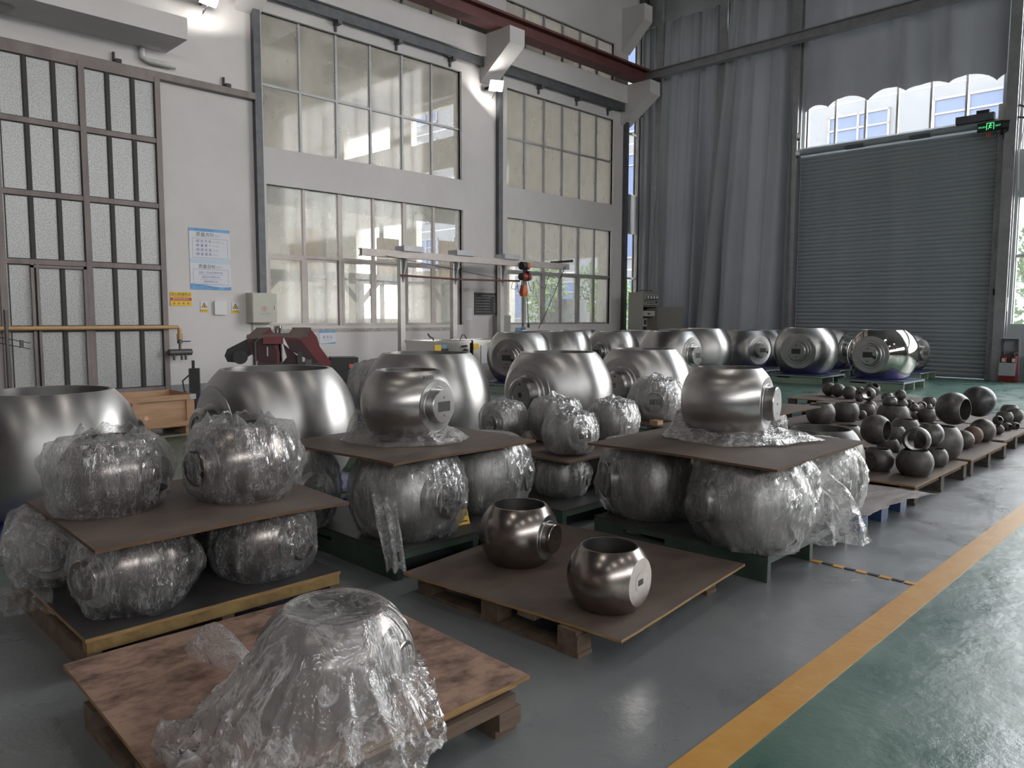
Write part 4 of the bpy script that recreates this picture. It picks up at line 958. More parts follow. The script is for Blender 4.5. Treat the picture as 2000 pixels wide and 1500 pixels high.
# --- stack five, behind
steel_pallet('dark green steel pallet of the stack behind the aisle stack', 5.55, 7.6, 3.3, 4.4, .147)
R = .235
wrapped('valve_ball', 'film wrapped ball under the far board, beside the dark raw balls', (7.25, 3.62, .147+KH*R), R, 40, 9, 'flat', 'steel', 'film', .05)
wrapped('valve_ball', 'film wrapped ball under the far board, behind the small wrapped balls', (5.72, 3.66, .147+KH*R), R, 40, 3, 'flat', 'steel', 'film', .05)
wrapped('valve_ball', 'film wrapped ball in the middle under the far board', (6.45, 3.62, .147+KH*R), R, 10, 6, 'flat', 'steel', 'film', .05)
ZB5 = .147+2*KH*R+.018
ca, cb_ = atz(1356, 841, ZB5), atz(1605, 793, ZB5)
board('plywood_board', 'long plywood board of the far stack under a wrapped ball', (ca[0]+cb_[0])/2, ca[1]+.6, ZB5, (cb_[0]-ca[0])/2, .6, .014, 'ply', 'ply_edge_dark', 0, .01, 17)
x, y, z, R = solve(1283, 782, 52, ZB5, KH)
wrapped('valve_ball', 'film wrapped ball with square knot on the far board beside the wood block', (x, y, ZB5+.01+KH*R), R, 30, 12, 'knot', 'steel', 'film', .05)
p = atz(1277, 829, ZB5); tag(MB().box(p[0]-.02, p[0]+.06, p[1]-.05, p[1]+.03, ZB5, ZB5+.035).build('wood_block', 'wood_crate'), 'short tan wood block lying on the far board', 'block')
# ================================================================ RAW BALLS
def raw(label, u, v, r, kind, m, D=None, zs=.15, k=None, yaw=None, tilt=0.0, name='raw_ball', cat='steel ball'):
    kk = k if k is not None else {'bored': KH, 'wide': .66, 'narrow': .86, 'solid': 1, 'ring': 1, 'flat': KH}[kind]
    if D is None: x, y, z, R = solve(u, v, r, zs, kk); z = zs+kk*R
    else:
        if not isinstance(D, (int, float)): D = float((np.array(D.location)-np.array([0, 0, EYE])) @ _F)    # as deep as the ball below
        a1, a2 = math.atan((u-r-1000)/FPX), math.atan((u+r-1000)/FPX); p = atd(1000+FPX*math.tan((a1+a2)/2), v, D)
        x, y, z = map(float, p); R = math.sin((a2-a1)/2)*float(np.linalg.norm(p-np.array([0, 0, EYE])))
    me = body_mesh('flat', m) if kind == 'flat' else plain_mesh(kind, m)
    o = put(name, me, None, (x, y, z), None, R)
    az = math.degrees(math.atan2(y, x))
    if yaw is not None:      # bore axis turned to the horizontal: yaw = degrees to the right of facing the camera
        d = math.radians(az+180+yaw); ax = Vector((math.cos(d)*math.cos(tilt), math.sin(d)*math.cos(tilt), math.sin(tilt)))
        o.rotation_euler = ax.to_track_quat('Z', 'Y').to_euler()
    elif kind == 'flat': o.rotation_euler = (0, 0, math.radians(az+180-38))
    if kind == 'flat': put('bore', bore_mesh('raw'), o)
    tag(o, label, cat, 'raw steel balls on the far pallets'); RAWS.append((x, y, z, R)); return o
RAWS = []
raw('big dark bored ball in the gap behind the aisle stack, on the grey matting', 1604, 894, 86, 'bored', 'raw_pale', D=5.6)
raw('tall dark bored ball, second largest of the raw balls, at the front row edge', 1833, 863, 49, 'bored', 'raw')
lo1 = raw('round raw ball carrying the ring shaped one', 1787, 903, 38, 'bored', 'raw')
raw('raw ring ball with its wide bore facing us', 1790.5, 859, 29, 'ring', 'raw_pale', D=lo1, yaw=-8, tilt=.05)
lo2 = raw('raw ball under the one with a small hole on top', 1826, 893, 27, 'bored', 'raw')
raw('raw ball with small top hole stacked beside the tall dark one', 1817, 848, 28, 'narrow', 'raw_pale', D=lo2)
lo3 = raw('raw ball with flat side, lower of the pair by the matting', 1715, 897, 32, 'flat', 'raw', k=.73)
raw('raw ball lying with its dark bore sideways, upper of the pair by the matting', 1711, 839, 32.5, 'bored', 'raw', D=lo3, yaw=66)
raw('wide bored raw ball just behind the sideways pair', 1652, 853, 34, 'bored', 'raw')
raw('bored raw ball between the sideways pair and the ring, upper rim showing', 1745, 848, 25, 'bored', 'raw')
raw('bored raw ball low between the sideways pair and the ring', 1735, 872, 23, 'bored', 'raw', zs=.12)
raw('broad raw bowl rim behind the ring ball', 1768, 838, 30, 'bored', 'raw')
raw('small raw ball half hidden behind the two giant stacked ones', 1810, 811, 20, 'bored', 'raw')
lo4 = raw('raw ball under the large sideways ball', 1882, 859, 22, 'solid', 'raw', k=.9)
raw('large smooth raw ball lying sideways with open bore on the end pallet', 1862, 798, 37, 'bored', 'raw_pale', D=lo4, yaw=62)
raw('rust topped raw ball between the two stacked columns', 1900, 850, 21, 'solid', 'raw_rust', D=7.45)
lo5 = raw('raw ball under the topmost dark one', 1919, 841, 27, 'solid', 'raw', k=.9)
tb = raw('topmost smooth dark solid ball with one small hole', 1912, 784, 35.5, 'solid', 'raw_smooth', D=lo5)
az = math.atan2(tb.location.y, tb.location.x)+PI+.72
hd = MB().lathe([(.985, .10), (1.002, .10), (1.002, .0005)], 18, 'x').build('hole', 'black', tb, None, None, (0, .12, az))
tt = MB()
lo9 = raw('small raw ball on the farthest pallet, lower of the little pair', 1951, 839, 11, 'solid', 'raw')
raw('small raw ball on the farthest pallet, upper of the little pair', 1949, 821, 11, 'narrow', 'raw_smooth', D=lo9, tilt=.5, yaw=30)
raw('small raw ball with bore sideways on the farthest pallet', 1967, 834, 10.5, 'bored', 'raw', yaw=50)
raw('smallest raw ball at the end of the farthest pallet', 1982, 832, 9.5, 'bored', 'raw', yaw=50)
raw('bored raw ball behind the little pair on the farthest pallet', 1962, 815, 18, 'bored', 'raw')
raw('bored raw ball last in line by the picture edge', 1980, 811, 20, 'bored', 'raw')
raw('bored raw ball rim just behind the last in line', 1972, 803, 19, 'bored', 'raw')
raw('broad bored raw ball beside the far wrapped ball', 1603, 807, 29, 'bored', 'raw')
raw('broad bored raw ball, second from the far wrapped ball', 1652, 804, 27, 'bored', 'raw')
raw('bored raw ball in the middle below the ring with dark eye', 1693, 800, 17, 'bored', 'raw')
lo6 = raw('squat raw bowl below the ball with a pale smear', 1744, 811, 33, 'wide', 'raw')
raw('plain solid ball, first of three in a line far back', 1619.6, 759.7, 14.3, 'solid', 'raw')
raw('plain solid ball, second of three in a line far back', 1637, 762, 14.3, 'solid', 'raw')
raw('ball with dark bore sideways, third of three in a line far back', 1660, 767, 15, 'narrow', 'raw', yaw=75)
raw('little ball behind the line of three far back', 1679, 763, 9.5, 'solid', 'raw')
raw('dark ball behind the one with the dark eye', 1704, 761, 15.5, 'narrow', 'raw', yaw=40, tilt=.9)
lo8 = raw('ball under the one with the dark eye', 1699, 795, 14, 'solid', 'raw')
raw('ball with dark eye facing us, stacked far back', 1696.6, 769.6, 14.6, 'bored', 'raw_pale', D=lo8, yaw=-22)
raw('little ball between the dark eye ball and the squat bowl', 1683, 810, 10, 'solid', 'raw')
raw('little pale tube ball below the line of three', 1679, 777, 9, 'narrow', 'raw_pale')
raw('little pale ball behind the smeared one', 1733, 775, 12, 'bored', 'raw_pale')
raw('ball with a pale smear on the squat bowl', 1738, 785, 15, 'wide', 'raw_pale', D=lo6)
lo7 = raw('lower ball of the far snowman pair', 1761.5, 790, 12.5, 'solid', 'raw')
raw('upper ball of the far snowman pair, dark bore aside', 1759, 771, 11.5, 'narrow', 'raw', D=lo7, yaw=-50)
raw('little bored ball behind the far snowman pair', 1777, 788, 9, 'narrow', 'raw', yaw=55)
raw('small ring ball lying on others beside the large sideways ball', 1800, 793, 10.5, 'ring', 'raw_pale', yaw=5, tilt=.3)
raw('small pale ball beside the small ring', 1786, 797, 10, 'solid', 'raw_pale')
raw('small ball behind the small ring', 1813, 795, 8.5, 'narrow', 'raw_pale')
raw('dark bored rim behind the small ring', 1815, 785, 14, 'bored', 'raw')
raw('short tube ball below the small ring', 1787, 811, 8.5, 'bored', 'raw_pale', D=9.2, yaw=55)
# pallets under the raw balls
low_pallet('dark wooden pallet in the first bay of raw balls', 6.08, 7.46, 1.80, 3.0, .15, 'wood_shade', True)
low_pallet('dark wooden pallet in the second bay of raw balls', 7.58, 8.86, 1.80, 3.0, .15, 'wood_shade', True)
low_pallet('pale-edged wooden pallet at the end of the raw balls', 9.03, 10.15, 1.86, 3.0, .15, 'wood_shade', True)
low_pallet('wooden pallet beyond the end pallet', 10.25, 11.3, 1.80, 3.0, .15, 'wood_shade', True)
low_pallet('wooden pallet under the broad bored balls behind', 8.45, 9.9, 3.03, 4.2, .149, 'wood_shade', True)
low_pallet('wooden pallet under the far line of balls', 9.98, 11.4, 3.1, 4.7, .149, 'wood_shade', True)
low_pallet('farthest wooden pallet, under the plain solid balls', 11.47, 13.0, 3.05, 5.3, .149, 'wood_shade', True)
# blue plastic pallet with grey matting
bp = thing('plastic_pallet', 'blue plastic pallet under grey matting beside the aisle', 'pallet', (5.5, 2.4, 0))
MB().box(-.45, .46, -.58, .55, .095, .125).build('deck', 'blue_plastic', bp)
for x in (-.38, 0, .38):
    for y in (-.52, 0, .48): MB().box(x-.065, x+.065, y-.065, y+.065, 0, .095).build('foot', 'blue_plastic', bp)
n = 26; rows = []; e0 = atz(1660, 1005, .14); e1 = atz(1797, 962, .14)
for j in range(n+1):
    row = []
    for i in range(n+1):
        a, b = i/n, j/n; x = 5.02+(e1[0]+.16-5.02)*a; y = 1.76-.10*a*a+.035*noise.noise(Vector((a*9, 0, 2)))*(1-b)+(2.95-1.76)*b
        x -= .10*(b*b)*a
        row.append((x, y, .131+.010*noise.noise(Vector((a*3, b*3, 5)))-.02*max(0, a-.85)/.15*(1-b)))
    rows.append(row)
tag(MB().loft(rows, False, 0, False).build('rubber_mat', 'mat_grey', None, 180), 'worn grey rubber matting curling at the corner on the blue pallet', 'mat')
# ================================================================ THINGS ON THE LEFT WALL
def wall_thing(name, label, cat, u0, v0, u1, v1, y=WY, group=None):
    a, b = aty(u0, v0, y), aty(u1, v1, y); W_, H_ = b[0]-a[0], a[2]-b[2]
    return thing(name, label, cat, ((a[0]+b[0])/2, y, (a[2]+b[2])/2), 0, group), W_/2, H_/2
def plate(t, x0, x1, z0, z1, d0, d1, m, name): return MB().box(x0, x1, -d1, -d0, z0, z1).build(name, m, t)
# big blue and white quality poster
t, X, Z = wall_thing('poster', 'tall blue and white printed poster with two boxed text panels', 'poster', 368, 444, 451, 567)
plate(t, -X, X, -Z, Z, 0, .012, 'sign_white', 'sheet'); plate(t, -X, X, Z*.90, Z, .012, .0125, 'sign_blue', 'top_band')
b = MB(); n = 20
for i in range(n):
    x = -X+2*X*i/n; x2 = -X+2*X*(i+1)/n; h = lambda q: -Z*.86-.05*Z*math.sin((q/X+.2)*2.0)
    b.add([(x, -.0125, -Z), (x2, -.0125, -Z), (x2, -.0125, h(x2)), (x, -.0125, h(x))], [(0, 1, 2, 3)])
b.build('bottom_wave', 'sign_blue', t)
plate(t, -X, X, -.14*Z, .02*Z, .012, .0123, 'sign_pale', 'middle_band')
def frame_(t, x0, x1, z0, z1, w_, m, name, d=.0128):
    b = MB()
    for (a, c, e, g) in ((x0, x1, z0, z0+w_), (x0, x1, z1-w_, z1), (x0, x0+w_, z0+w_, z1-w_), (x1-w_, x1, z0+w_, z1-w_)): b.box(a, c, -d-.0004, -d, e, g)
    return b.build(name, m, t)
frame_(t, -X*.86, X*.88, .04*Z, .68*Z, .006, 'ink_grey', 'text_frame'); frame_(t, -X*.86, X*.88, -.84*Z, -.33*Z, .006, 'ink_grey', 'text_frame')
D_ = -.0135
text('质量方针', Z*.155, t, (-X*.22, D_, .79*Z), UP, 'ink_dark', 'CENTER'); text('QUALITY\nPOLICY', Z*.045, t, (X*.24, D_, .78*Z), UP, 'ink_grey', 'LEFT')
for i, (a, c) in enumerate((('诚 信 为 本', 'As Fundamental\nBy increasing our credit'), ('质 量 第 一', 'Firstly Quality'), ('持 续 改 进', 'Continuous\nImprovement'), ('顾 客 满 意', 'Customer\nSatisfaction'))):
    z = (.58-.142*i)*Z; text('•'+a, Z*.105, t, (-X*.72, D_, z), UP, 'ink_blue', 'LEFT'); text(c, Z*.042, t, (X*.12, D_, z), UP, 'ink_grey', 'LEFT')
text('质量目标', Z*.145, t, (-X*.18, D_, -.25*Z), UP, 'ink_dark', 'CENTER'); text('QUALITY\nOBJECTIVES', Z*.045, t, (X*.26, D_, -.25*Z), UP, 'ink_grey', 'LEFT')
for i, (a, c) in enumerate((('机加工一次交验合格率≥98%', 'The final qualified rate of machining product over 98%'), ('成品交付合格率≥92%', 'The qualified rate for machining parts over 92%'), ('顾客满意度≥95%', 'The satisfaction rate of customers over 95%'))):
    z = (-.44-.15*i)*Z; text(a, Z*.066, t, (0, D_, z), UP, 'ink_blue'); text(c, Z*.042, t, (0, D_, z-.066*Z), UP, 'ink_grey', sx=.9)
# yellow machine warning
def tri(t, x, z, s, m1='ink_black', m2='sign_yellow'):
    b = MB()
    for k, (q, d) in enumerate(((1.0, .0126), (.70, .0132))):
        b.add([(x-s*q, -d, z-s*.6*q), (x+s*q, -d, z-s*.6*q), (x, -d, z+s*1.1*q)], [(0, 1, 2)], k)
    b.add([(x-s*.16, -.0138, z-s*.3), (x+s*.1, -.0138, z-s*.3), (x+s*.2, -.0138, z+s*.1), (x, -.0138, z+s*.4), (x-s*.12, -.0138, z+s*.1)], [(0, 1, 2, 3, 4)], 0)
    return b.build('warning_triangle', [m1, m2], t)
t, X, Z = wall_thing('warning_sign', 'yellow machine injury warning sign with a red band', 'sign', 332, 570, 374, 598)
plate(t, -X, X, -Z, Z, 0, .012, 'sign_yellow', 'sheet'); plate(t, -X, X, -.22*Z, .18*Z, .012, .0126, 'sign_red', 'red_band')
text('当心机械伤人', Z*.50, t, (0, D_, .66*Z), UP, 'ink_black', sx=.98); text('WARNING MECHANICAL INJURY', Z*.15, t, (0, D_, .31*Z), UP, 'ink_black', sx=.95)
text('操作时请注意安全', Z*.30, t, (0, D_, -.02*Z), UP, 'sign_white', sx=.98)
for i in range(4): tri(t, (-.66+.44*i)*X, -.62*Z, Z*.20, 'ink_black', 'sign_orange')
for (u0, u1, v0, v1, s, lab) in ((391, 406, 589, 610, '当心机械伤人', 'small white and yellow triangle sign next to the large yellow warning sign'), (452, 467, 591, 612, '当心触电', 'small yellow triangle electric hazard sign beside the beige box')):
    t, X, Z = wall_thing('hazard_sign', lab, 'sign', u0, v0, u1, v1)
    plate(t, -X, X, -Z, Z, 0, .010, 'sign_white', 'sheet'); plate(t, -X, X, -Z, -.42*Z, .010, .0105, 'sign_yellow', 'caption_band')
    tri(t, 0, .22*Z, X*.80); text(s, X*.30, t, (0, D_, -.68*Z), UP, 'ink_black')
t, X, Z = wall_thing('paper_pocket', 'pale wall mounted plastic pocket between the small hazard signs', 'pocket', 417, 587, 441, 615)
MB().box(-X, X, -.05, 0, -Z, Z*.85).build('pocket_body', 'paper', t); MB().box(-X*.9, X*.9, -.035, -.01, Z*.85, Z).build('paper_edge', 'sign_white', t)
# beige distribution box
t, X, Z = wall_thing('distribution_box', 'beige metal electric box with red lightning emblem under the duct', 'electric box', 481, 572, 531, 630, WY-.02)
MB().box(-X, X, -.22, 0.02, -Z, Z).build('box_body', 'cab_beige', t); MB().box(-X+.015, X-.012, -.235, -.22, -Z+.012, Z-.012).build('door', 'cab_beige', t)
MB().box(X-.06, X-.045, -.25, -.235, -.03, .05).build('latch', 'alu', t)
rg = MB().lathe([(-.2355, .052), (-.2375, .052), (-.2375, .044), (-.2355, .044)], 28, 'y', (-.02, 0, -.02)); rg.build('emblem_ring', 'sign_red', t)
MB().add([(x-.02, -.2385, z-.02) for x, z in ((.012, .038), (-.02, -.006), (.002, -.006), (-.010, -.038), (.022, .008), (0, .008))], [(0, 1, 2, 3, 4, 5)]).build('lightning_bolt', 'sign_red', t)
text('注意安全', .055, t, (0, -.2365, -.12), UP, 'cab_grey')
dctag = MB().tube([(aty(482, 630, WY)[0]+.12, WY-.02, aty(500, 630, WY)[2]), (aty(482, 630, WY)[0]+.12, WY-.02, .15)], .015, 8).build('conduit', 'white_paint', None, 50)
tag(dctag, 'thin pale conduit running down from the beige electric box', 'conduit')
# blue area sign, second blue sign
t, X, Z = wall_thing('area_sign', 'small blue and white area sign under the wide window sill', 'sign', 623, 646, 655, 671)
plate(t, -X, X, -Z, Z, 0, .012, 'sign_white', 'sheet'); plate(t, -X, X, .68*Z, Z, .012, .0126, 'sign_blue', 'top_band')
MB().add([(-X, -.0126, -Z), (X, -.0126, -Z), (X, -.0126, -.74*Z), (0, -.0126, -.90*Z), (-X, -.0126, -.95*Z)], [(0, 1, 2, 3, 4)]).build('bottom_wave', 'sign_blue', t)
text('清 洗 区', Z*.50, t, (0, D_, -.02*Z), UP, 'ink_blue'); text('Cleaning Area', Z*.20, t, (0, D_, -.44*Z), UP, 'ink_grey')
t, X, Z = wall_thing('area_sign', 'blue topped sign half hidden behind the hoist hook', 'sign', 1006, 640, 1026, 657)
plate(t, -X, X, -Z, Z, 0, .012, 'sign_white', 'sheet'); plate(t, -X, X, .1*Z, Z, .012, .0126, 'sign_blue', 'top_band')
# black notice board with rows of pale writing
t, X, Z = wall_thing('notice_board', 'black notice board with rows of small pale writing', 'board', 926, 571, 977, 615)
plate(t, -X, X, -Z, Z, 0, .03, 'board_black', 'panel'); rnd = random.Random(5); b = MB()
def scrawl(x0, x1, z, h):
    x = x0
    while x < x1:
        w_ = rnd.uniform(.012, .03); b.box(x, min(x+w_, x1), -.0315, -.03, z-h*rnd.uniform(.2, .5), z+h*rnd.uniform(.2, .5)); x += w_+rnd.uniform(.004, .012)
scrawl(-X*.5, X*.6, .72*Z, .035)
for i in range(6): scrawl(-X*.9, X*rnd.uniform(.0, .25), (.52-.25*i)*Z, .028)
for i in range(11): scrawl(X*.42, X*.92, (.55-.13*i)*Z, .02)
tag(b.build('chalk_writing', 'chalk', t), kind='stuff')
frame_(t, -X, X, -Z, Z, .02, 'dark_steel', 'board_frame', .03)
t, X, Z = wall_thing('notice_paper', 'small sheet of paper taped to the wall beside the black notice board', 'paper', 910, 602, 922, 625)
plate(t, -X, X, -Z, Z, 0, .004, 'paper', 'sheet')
# grey wall cabinet below the board
t, X, Z = wall_thing('wall_cabinet', 'narrow grey-green electric cabinet below the black notice board', 'cabinet', 962, 616, 981, 700)
MB().box(-X, X, -.3, 0, -Z, Z).build('cabinet_body', 'cab_grey', t); MB().box(-X+.02, X-.01, -.315, -.3, -Z+.02, Z-.02).build('door', 'cab_grey', t)
MB().lathe([(-.33, .001), (-.33, .018), (-.315, .018)], 14, 'y', (X*.35, 0, -.1)).build('lock', 'black', t)
text('设备电柜', .045, t, (0, -.3165, -.22), UP, 'ink_grey')
# tan gas pipe with valve and lubricator
zp = aty(200, 640, WY-.25)[2]; xe = aty(347, 640, WY-.25)[0]; ze = aty(350, 688, WY-.25)[2]; yp = WY-.25
t = thing('gas_pipe', 'tan pipe running across the steel door with valve and lubricator at its end', 'pipe', (0, yp, 0))
MB().tube([(-3, 0, zp), (xe, 0, zp), (xe+.03, 0, zp-.04), (xe+.03, 0, zp-.2)], .034, 12).build('pipe', 'pipe_tan', t, 50)
MB().cyl((xe+.03, 0, zp-.12), (xe+.03, 0, zp-.22), .05, 12).build('coupling', 'pipe_tan', t, 40)
MB().cyl((xe+.03, 0, zp-.2), (xe+.03, 0, ze), .022, 12).build('drop_pipe', 'pipe_iron', t, 50)
MB().cyl((xe+.03, 0, ze+.16), (xe+.03, 0, ze+.23), .045, 12).build('valve', 'pipe_iron', t, 50); MB().box(xe+.03, xe+.22, -.012, .012, ze+.185, ze+.205).build('valve_lever', 'dark_blue', t)
MB().tube([(xe-.19, 0, ze), (xe-.17, 0, ze), (xe+.23, 0, ze), (xe+.25, 0, ze)], [.03, .06, .06, .03], 14).build('manifold', 'pipe_iron', t, 40)
for dx_ in (-.09, .05, .12): MB().cyl((xe+dx_, -.02, ze-.03), (xe+dx_, -.02, ze-.14), .022, 10).build('nozzle', 'pipe_iron', t, 40)
for x in (.6, 3.6, xe-.25): MB().box(x-.02, x+.02, 0, .15, zp-.02, zp+.02).build('bracket', 'pipe_iron', t)
p = aty(10, 605, 13.6); t = thing('steel_post', 'thin dark steel post with clips at the edge before the steel door', 'post', (p[0], 13.6, 0))
MB().cyl((0, 0, 0), (0, 0, p[2]), .028, 10).build('post', 'pipe_iron', t, 50); MB().lathe([(0, .03), (.03, .001)], 10, 'z', (0, 0, p[2])).build('cap', 'alu', t)
for z in (1.02, .93): MB().tube([(-.15, 0, z+.06), (.1, -.02, z), (.30, -.03, z-.05)], .007, 6).build('wire_clip', 'black', t)
MB().box(.16, .21, -.05, -.01, .90, 1.02).build('clip_block', 'pipe_iron', t)
# floodlights
def flood(label, u, v, y, sz, yaw, pitch, power):
    p = aty(u, v, y); t = thing('floodlight', label, 'lamp', (float(p[0]), y, float(p[2])), yaw)
    h = MB().box(-sz, sz, -.02, .05, -sz*.8, sz*.8).build('housing', 'lamp_body', t, None, None, (pitch, 0, 0))
    MB().box(-sz*.92, sz*.92, -.024, -.02, -sz*.72, sz*.72).build('lens', 'lamp_lit', t, None, None, (pitch, 0, 0))
    MB().box(-.015, .015, .04, WY-y-.005, -.03, .03).build('arm', 'black', t, None, None, (0, 0, -yaw))
    MB().tube([(0, .05, -sz*.7), (-.08, .1, -sz-.12), (-.02, .16, -sz-.02)], .008, 6).build('cable', 'black', t)
    l = bpy.data.lights.new('flood_glow', 'AREA'); l.shape = 'RECTANGLE'; l.size = sz*1.8; l.size_y = sz*1.4; l.energy = power; l.color = (1, .97, .9)
    o = bpy.data.objects.new('flood_glow', l); C.objects.link(o); o.parent = t
    o.rotation_euler = (PI/2+pitch, 0, 0); o.location = (0, -.06*math.cos(pitch), -.06*math.sin(pitch)); return t
flood('lit white floodlight under the dark rail between the wall windows', 969, 167, 13.85, .17, math.radians(-30), math.radians(38), 40)
flood('lit white floodlight at the upper picture edge above the steel door', 409, -5, 13.85, .17, math.radians(10), math.radians(38), 35)
# ================================================================ MACHINES ALONG THE WALL
# open wooden crate
t = thing('wooden_crate', 'open tan wooden crate standing before the steel door', 'crate', (3.2, 9.45, 0))
X, Y = .56, .36
for (x0, x1, y0, y1, nm) in ((-X, X, -Y, -Y+.015, 'front_panel'), (-X, X, Y-.015, Y, 'back_panel'), (-X, -X+.015, -Y+.015, Y-.015, 'side_panel'), (X-.015, X, -Y+.015, Y-.015, 'side_panel')):
    MB().box(x0, x1, y0, y1, .10, .47).build(nm, 'wood_crate', t)
MB().box(-X, X, -Y, Y, .09, .10).build('bottom_panel', 'wood_crate', t)
for z in (.10, .41): MB().box(-X-.01, X+.01, -Y-.025, -Y, z, z+.06).build('batten', 'wood_crate', t)
for x in (-X+.03, -.12, X-.07): MB().box(x-.03, x+.06 if x > .3 else x+.03, -Y-.02, -Y, .16, .41).build('batten', 'wood_crate', t)
for x in (-X+.06, 0, X-.06): MB().box(x-.05, x+.05, -Y, Y, 0, .09).build('skid', 'wood_crate', t)
for z in (.10, .41): MB().box(X-.06, X+.012, -Y-.028, -Y-.025, z, z+.06).box(X+.01, X+.013, -Y-.025, -Y+.03, z, z+.06).build('corner_plate', 'alu', t)
MB().lathe([(-.03, .028), (-.035, .022), (-.035, .001)], 14, 'y', (.0, -Y+.028, .22)).build('knot_plug', 'pink_panel', t)
# red band saw
SO = atd(575, 618, 11.5); SZ = 129.0
t = thing('band_saw', 'dark red metal band saw with black motor behind the huge ball', 'saw', (SO[0], SO[1], 0), math.radians(-27))
def sp(u, v): return ((u-575)/SZ, EYE-(v-618)/SZ)
def sprism(pts, y0, y1, name, m, par=None): return MB().prism([sp(*p) for p in pts], y0, y1).build(name, m, par or t)
MB().box(-.75, .70, -.05, .55, 0, .55).build('machine_base', 'black', t)
MB().box(-.55, .40, -.02, .5, .55, .68).build('table', 'dark_cab', t)
sprism([(573, 643), (605, 643), (617, 659), (622, 678), (643, 708), (640, 730), (600, 730), (596, 700), (566, 684), (556, 662)], .0, .42, 'wheel_cover', 'saw_red')
sprism([(572, 641), (606, 641), (607, 643), (572, 643.5)], -.01, .43, 'cover_top', 'saw_top')
sprism([(486, 660), (506, 643), (530, 643), (538, 654), (546, 690), (545, 715), (508, 712), (494, 690)], .02, .42, 'wheel_cover', 'saw_red')
sprism([(484, 660), (505, 641), (531, 641), (532, 643.5), (506, 644), (488, 661)], .0, .44, 'cover_top', 'saw_top')
sprism([(486, 655), (600, 651), (600, 659), (487, 663)], -.02, .44, 'bow_beam', 'saw_top')
sprism([(516, 659), (553, 657), (553, 672), (516, 672)], -.05, .0, 'front_plate', 'saw_red')
sprism([(445, 694), (450, 682), (490, 661), (500, 664), (498, 690), (470, 708), (450, 706)], .05, .22, 'belt_guard', 'black')
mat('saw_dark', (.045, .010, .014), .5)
sprism([(573, 664), (586, 665), (600, 684), (619, 709), (612, 724), (600, 728), (597, 702), (567, 686), (557, 664)], -.006, -.001, 'opening_shade', 'saw_dark')  # flat dark plates carry the shade inside the open wheel covers
sprism([(490, 668), (512, 660), (534, 660), (541, 690), (541, 712), (510, 708), (497, 690)], .012, .019, 'opening_shade', 'saw_dark')
sprism([(558, 660), (574, 644), (605, 644), (588, 662)], -.014, -.002, 'cover_hood', 'saw_top')
sprism([(485, 657), (505, 643.5), (529, 643.5), (519, 650), (506, 657)], -.004, .018, 'cover_hood', 'saw_top')
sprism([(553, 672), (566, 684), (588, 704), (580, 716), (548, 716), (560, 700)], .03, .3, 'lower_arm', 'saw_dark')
a = sp(474, 696); MB().cyl((a[0], -.12, a[1]), (a[0], .06, a[1]), .105, 22).build('motor', 'black', t, 40)
a = sp(545, 655); MB().cyl((a[0], .5, .3), (a[0], .5, sp(545, 638)[1]), .062, 20).build('column', 'chrome', t, 50)
MB().tube([(*sp(507, 662)[:1], -.06, sp(507, 662)[1]), (sp(501, 668)[0], -.07, sp(501, 668)[1]), (sp(500, 712)[0], -.07, sp(500, 712)[1])], .022, 10).build('hose', 'dark_cab', t, 50)
MB().box(.03, .10, -.06, -.02, .66, .86).build('guide_arm', 'dark_cab', t); MB().cyl((sp(523, 680)[0], -.07, .8), (sp(523, 680)[0], -.07, .94), .012, 8).build('clamp_rod', 'alu', t)
MB().box(.14, .24, -.04, .06, .66, .74).build('guide_block', 'dark_steel', t)
cb2 = MB().add([(x, y, z) for x, y in ((.53, .05), (.94, -.02), (.94, .42), (.53, .48)) for z in (0, .76)], [(0, 2, 3, 1), (2, 4, 5, 3), (4, 6, 7, 5), (6, 0, 1, 7), (1, 3, 5, 7), (0, 6, 4, 2)]).build('control_box', 'dark_cab', t)
MB().box(.80, .86, -.02, -.004, .60, .66).build('switch_plate', 'tag_red', cb2); MB().lathe([(-.02, .055), (-.03, .05), (-.03, .001)], 20, 'y', (.82, .005, .44)).build('fan', 'black', cb2)
a = sp(388, 740); MB().box(a[0]-.06, a[0]+.08, .1, .3, 0, .62).box(a[0]-.02, a[0]+.02, .15, .19, .62, .74).build('coolant_unit', 'black', t)
MB().tube([(a[0]-.03, .1, .55), (a[0]-.14, .05, .45), (a[0]-.12, .05, .3), (a[0]-.02, .08, .2)], .013, 8).build('hose', 'black', t, 50)
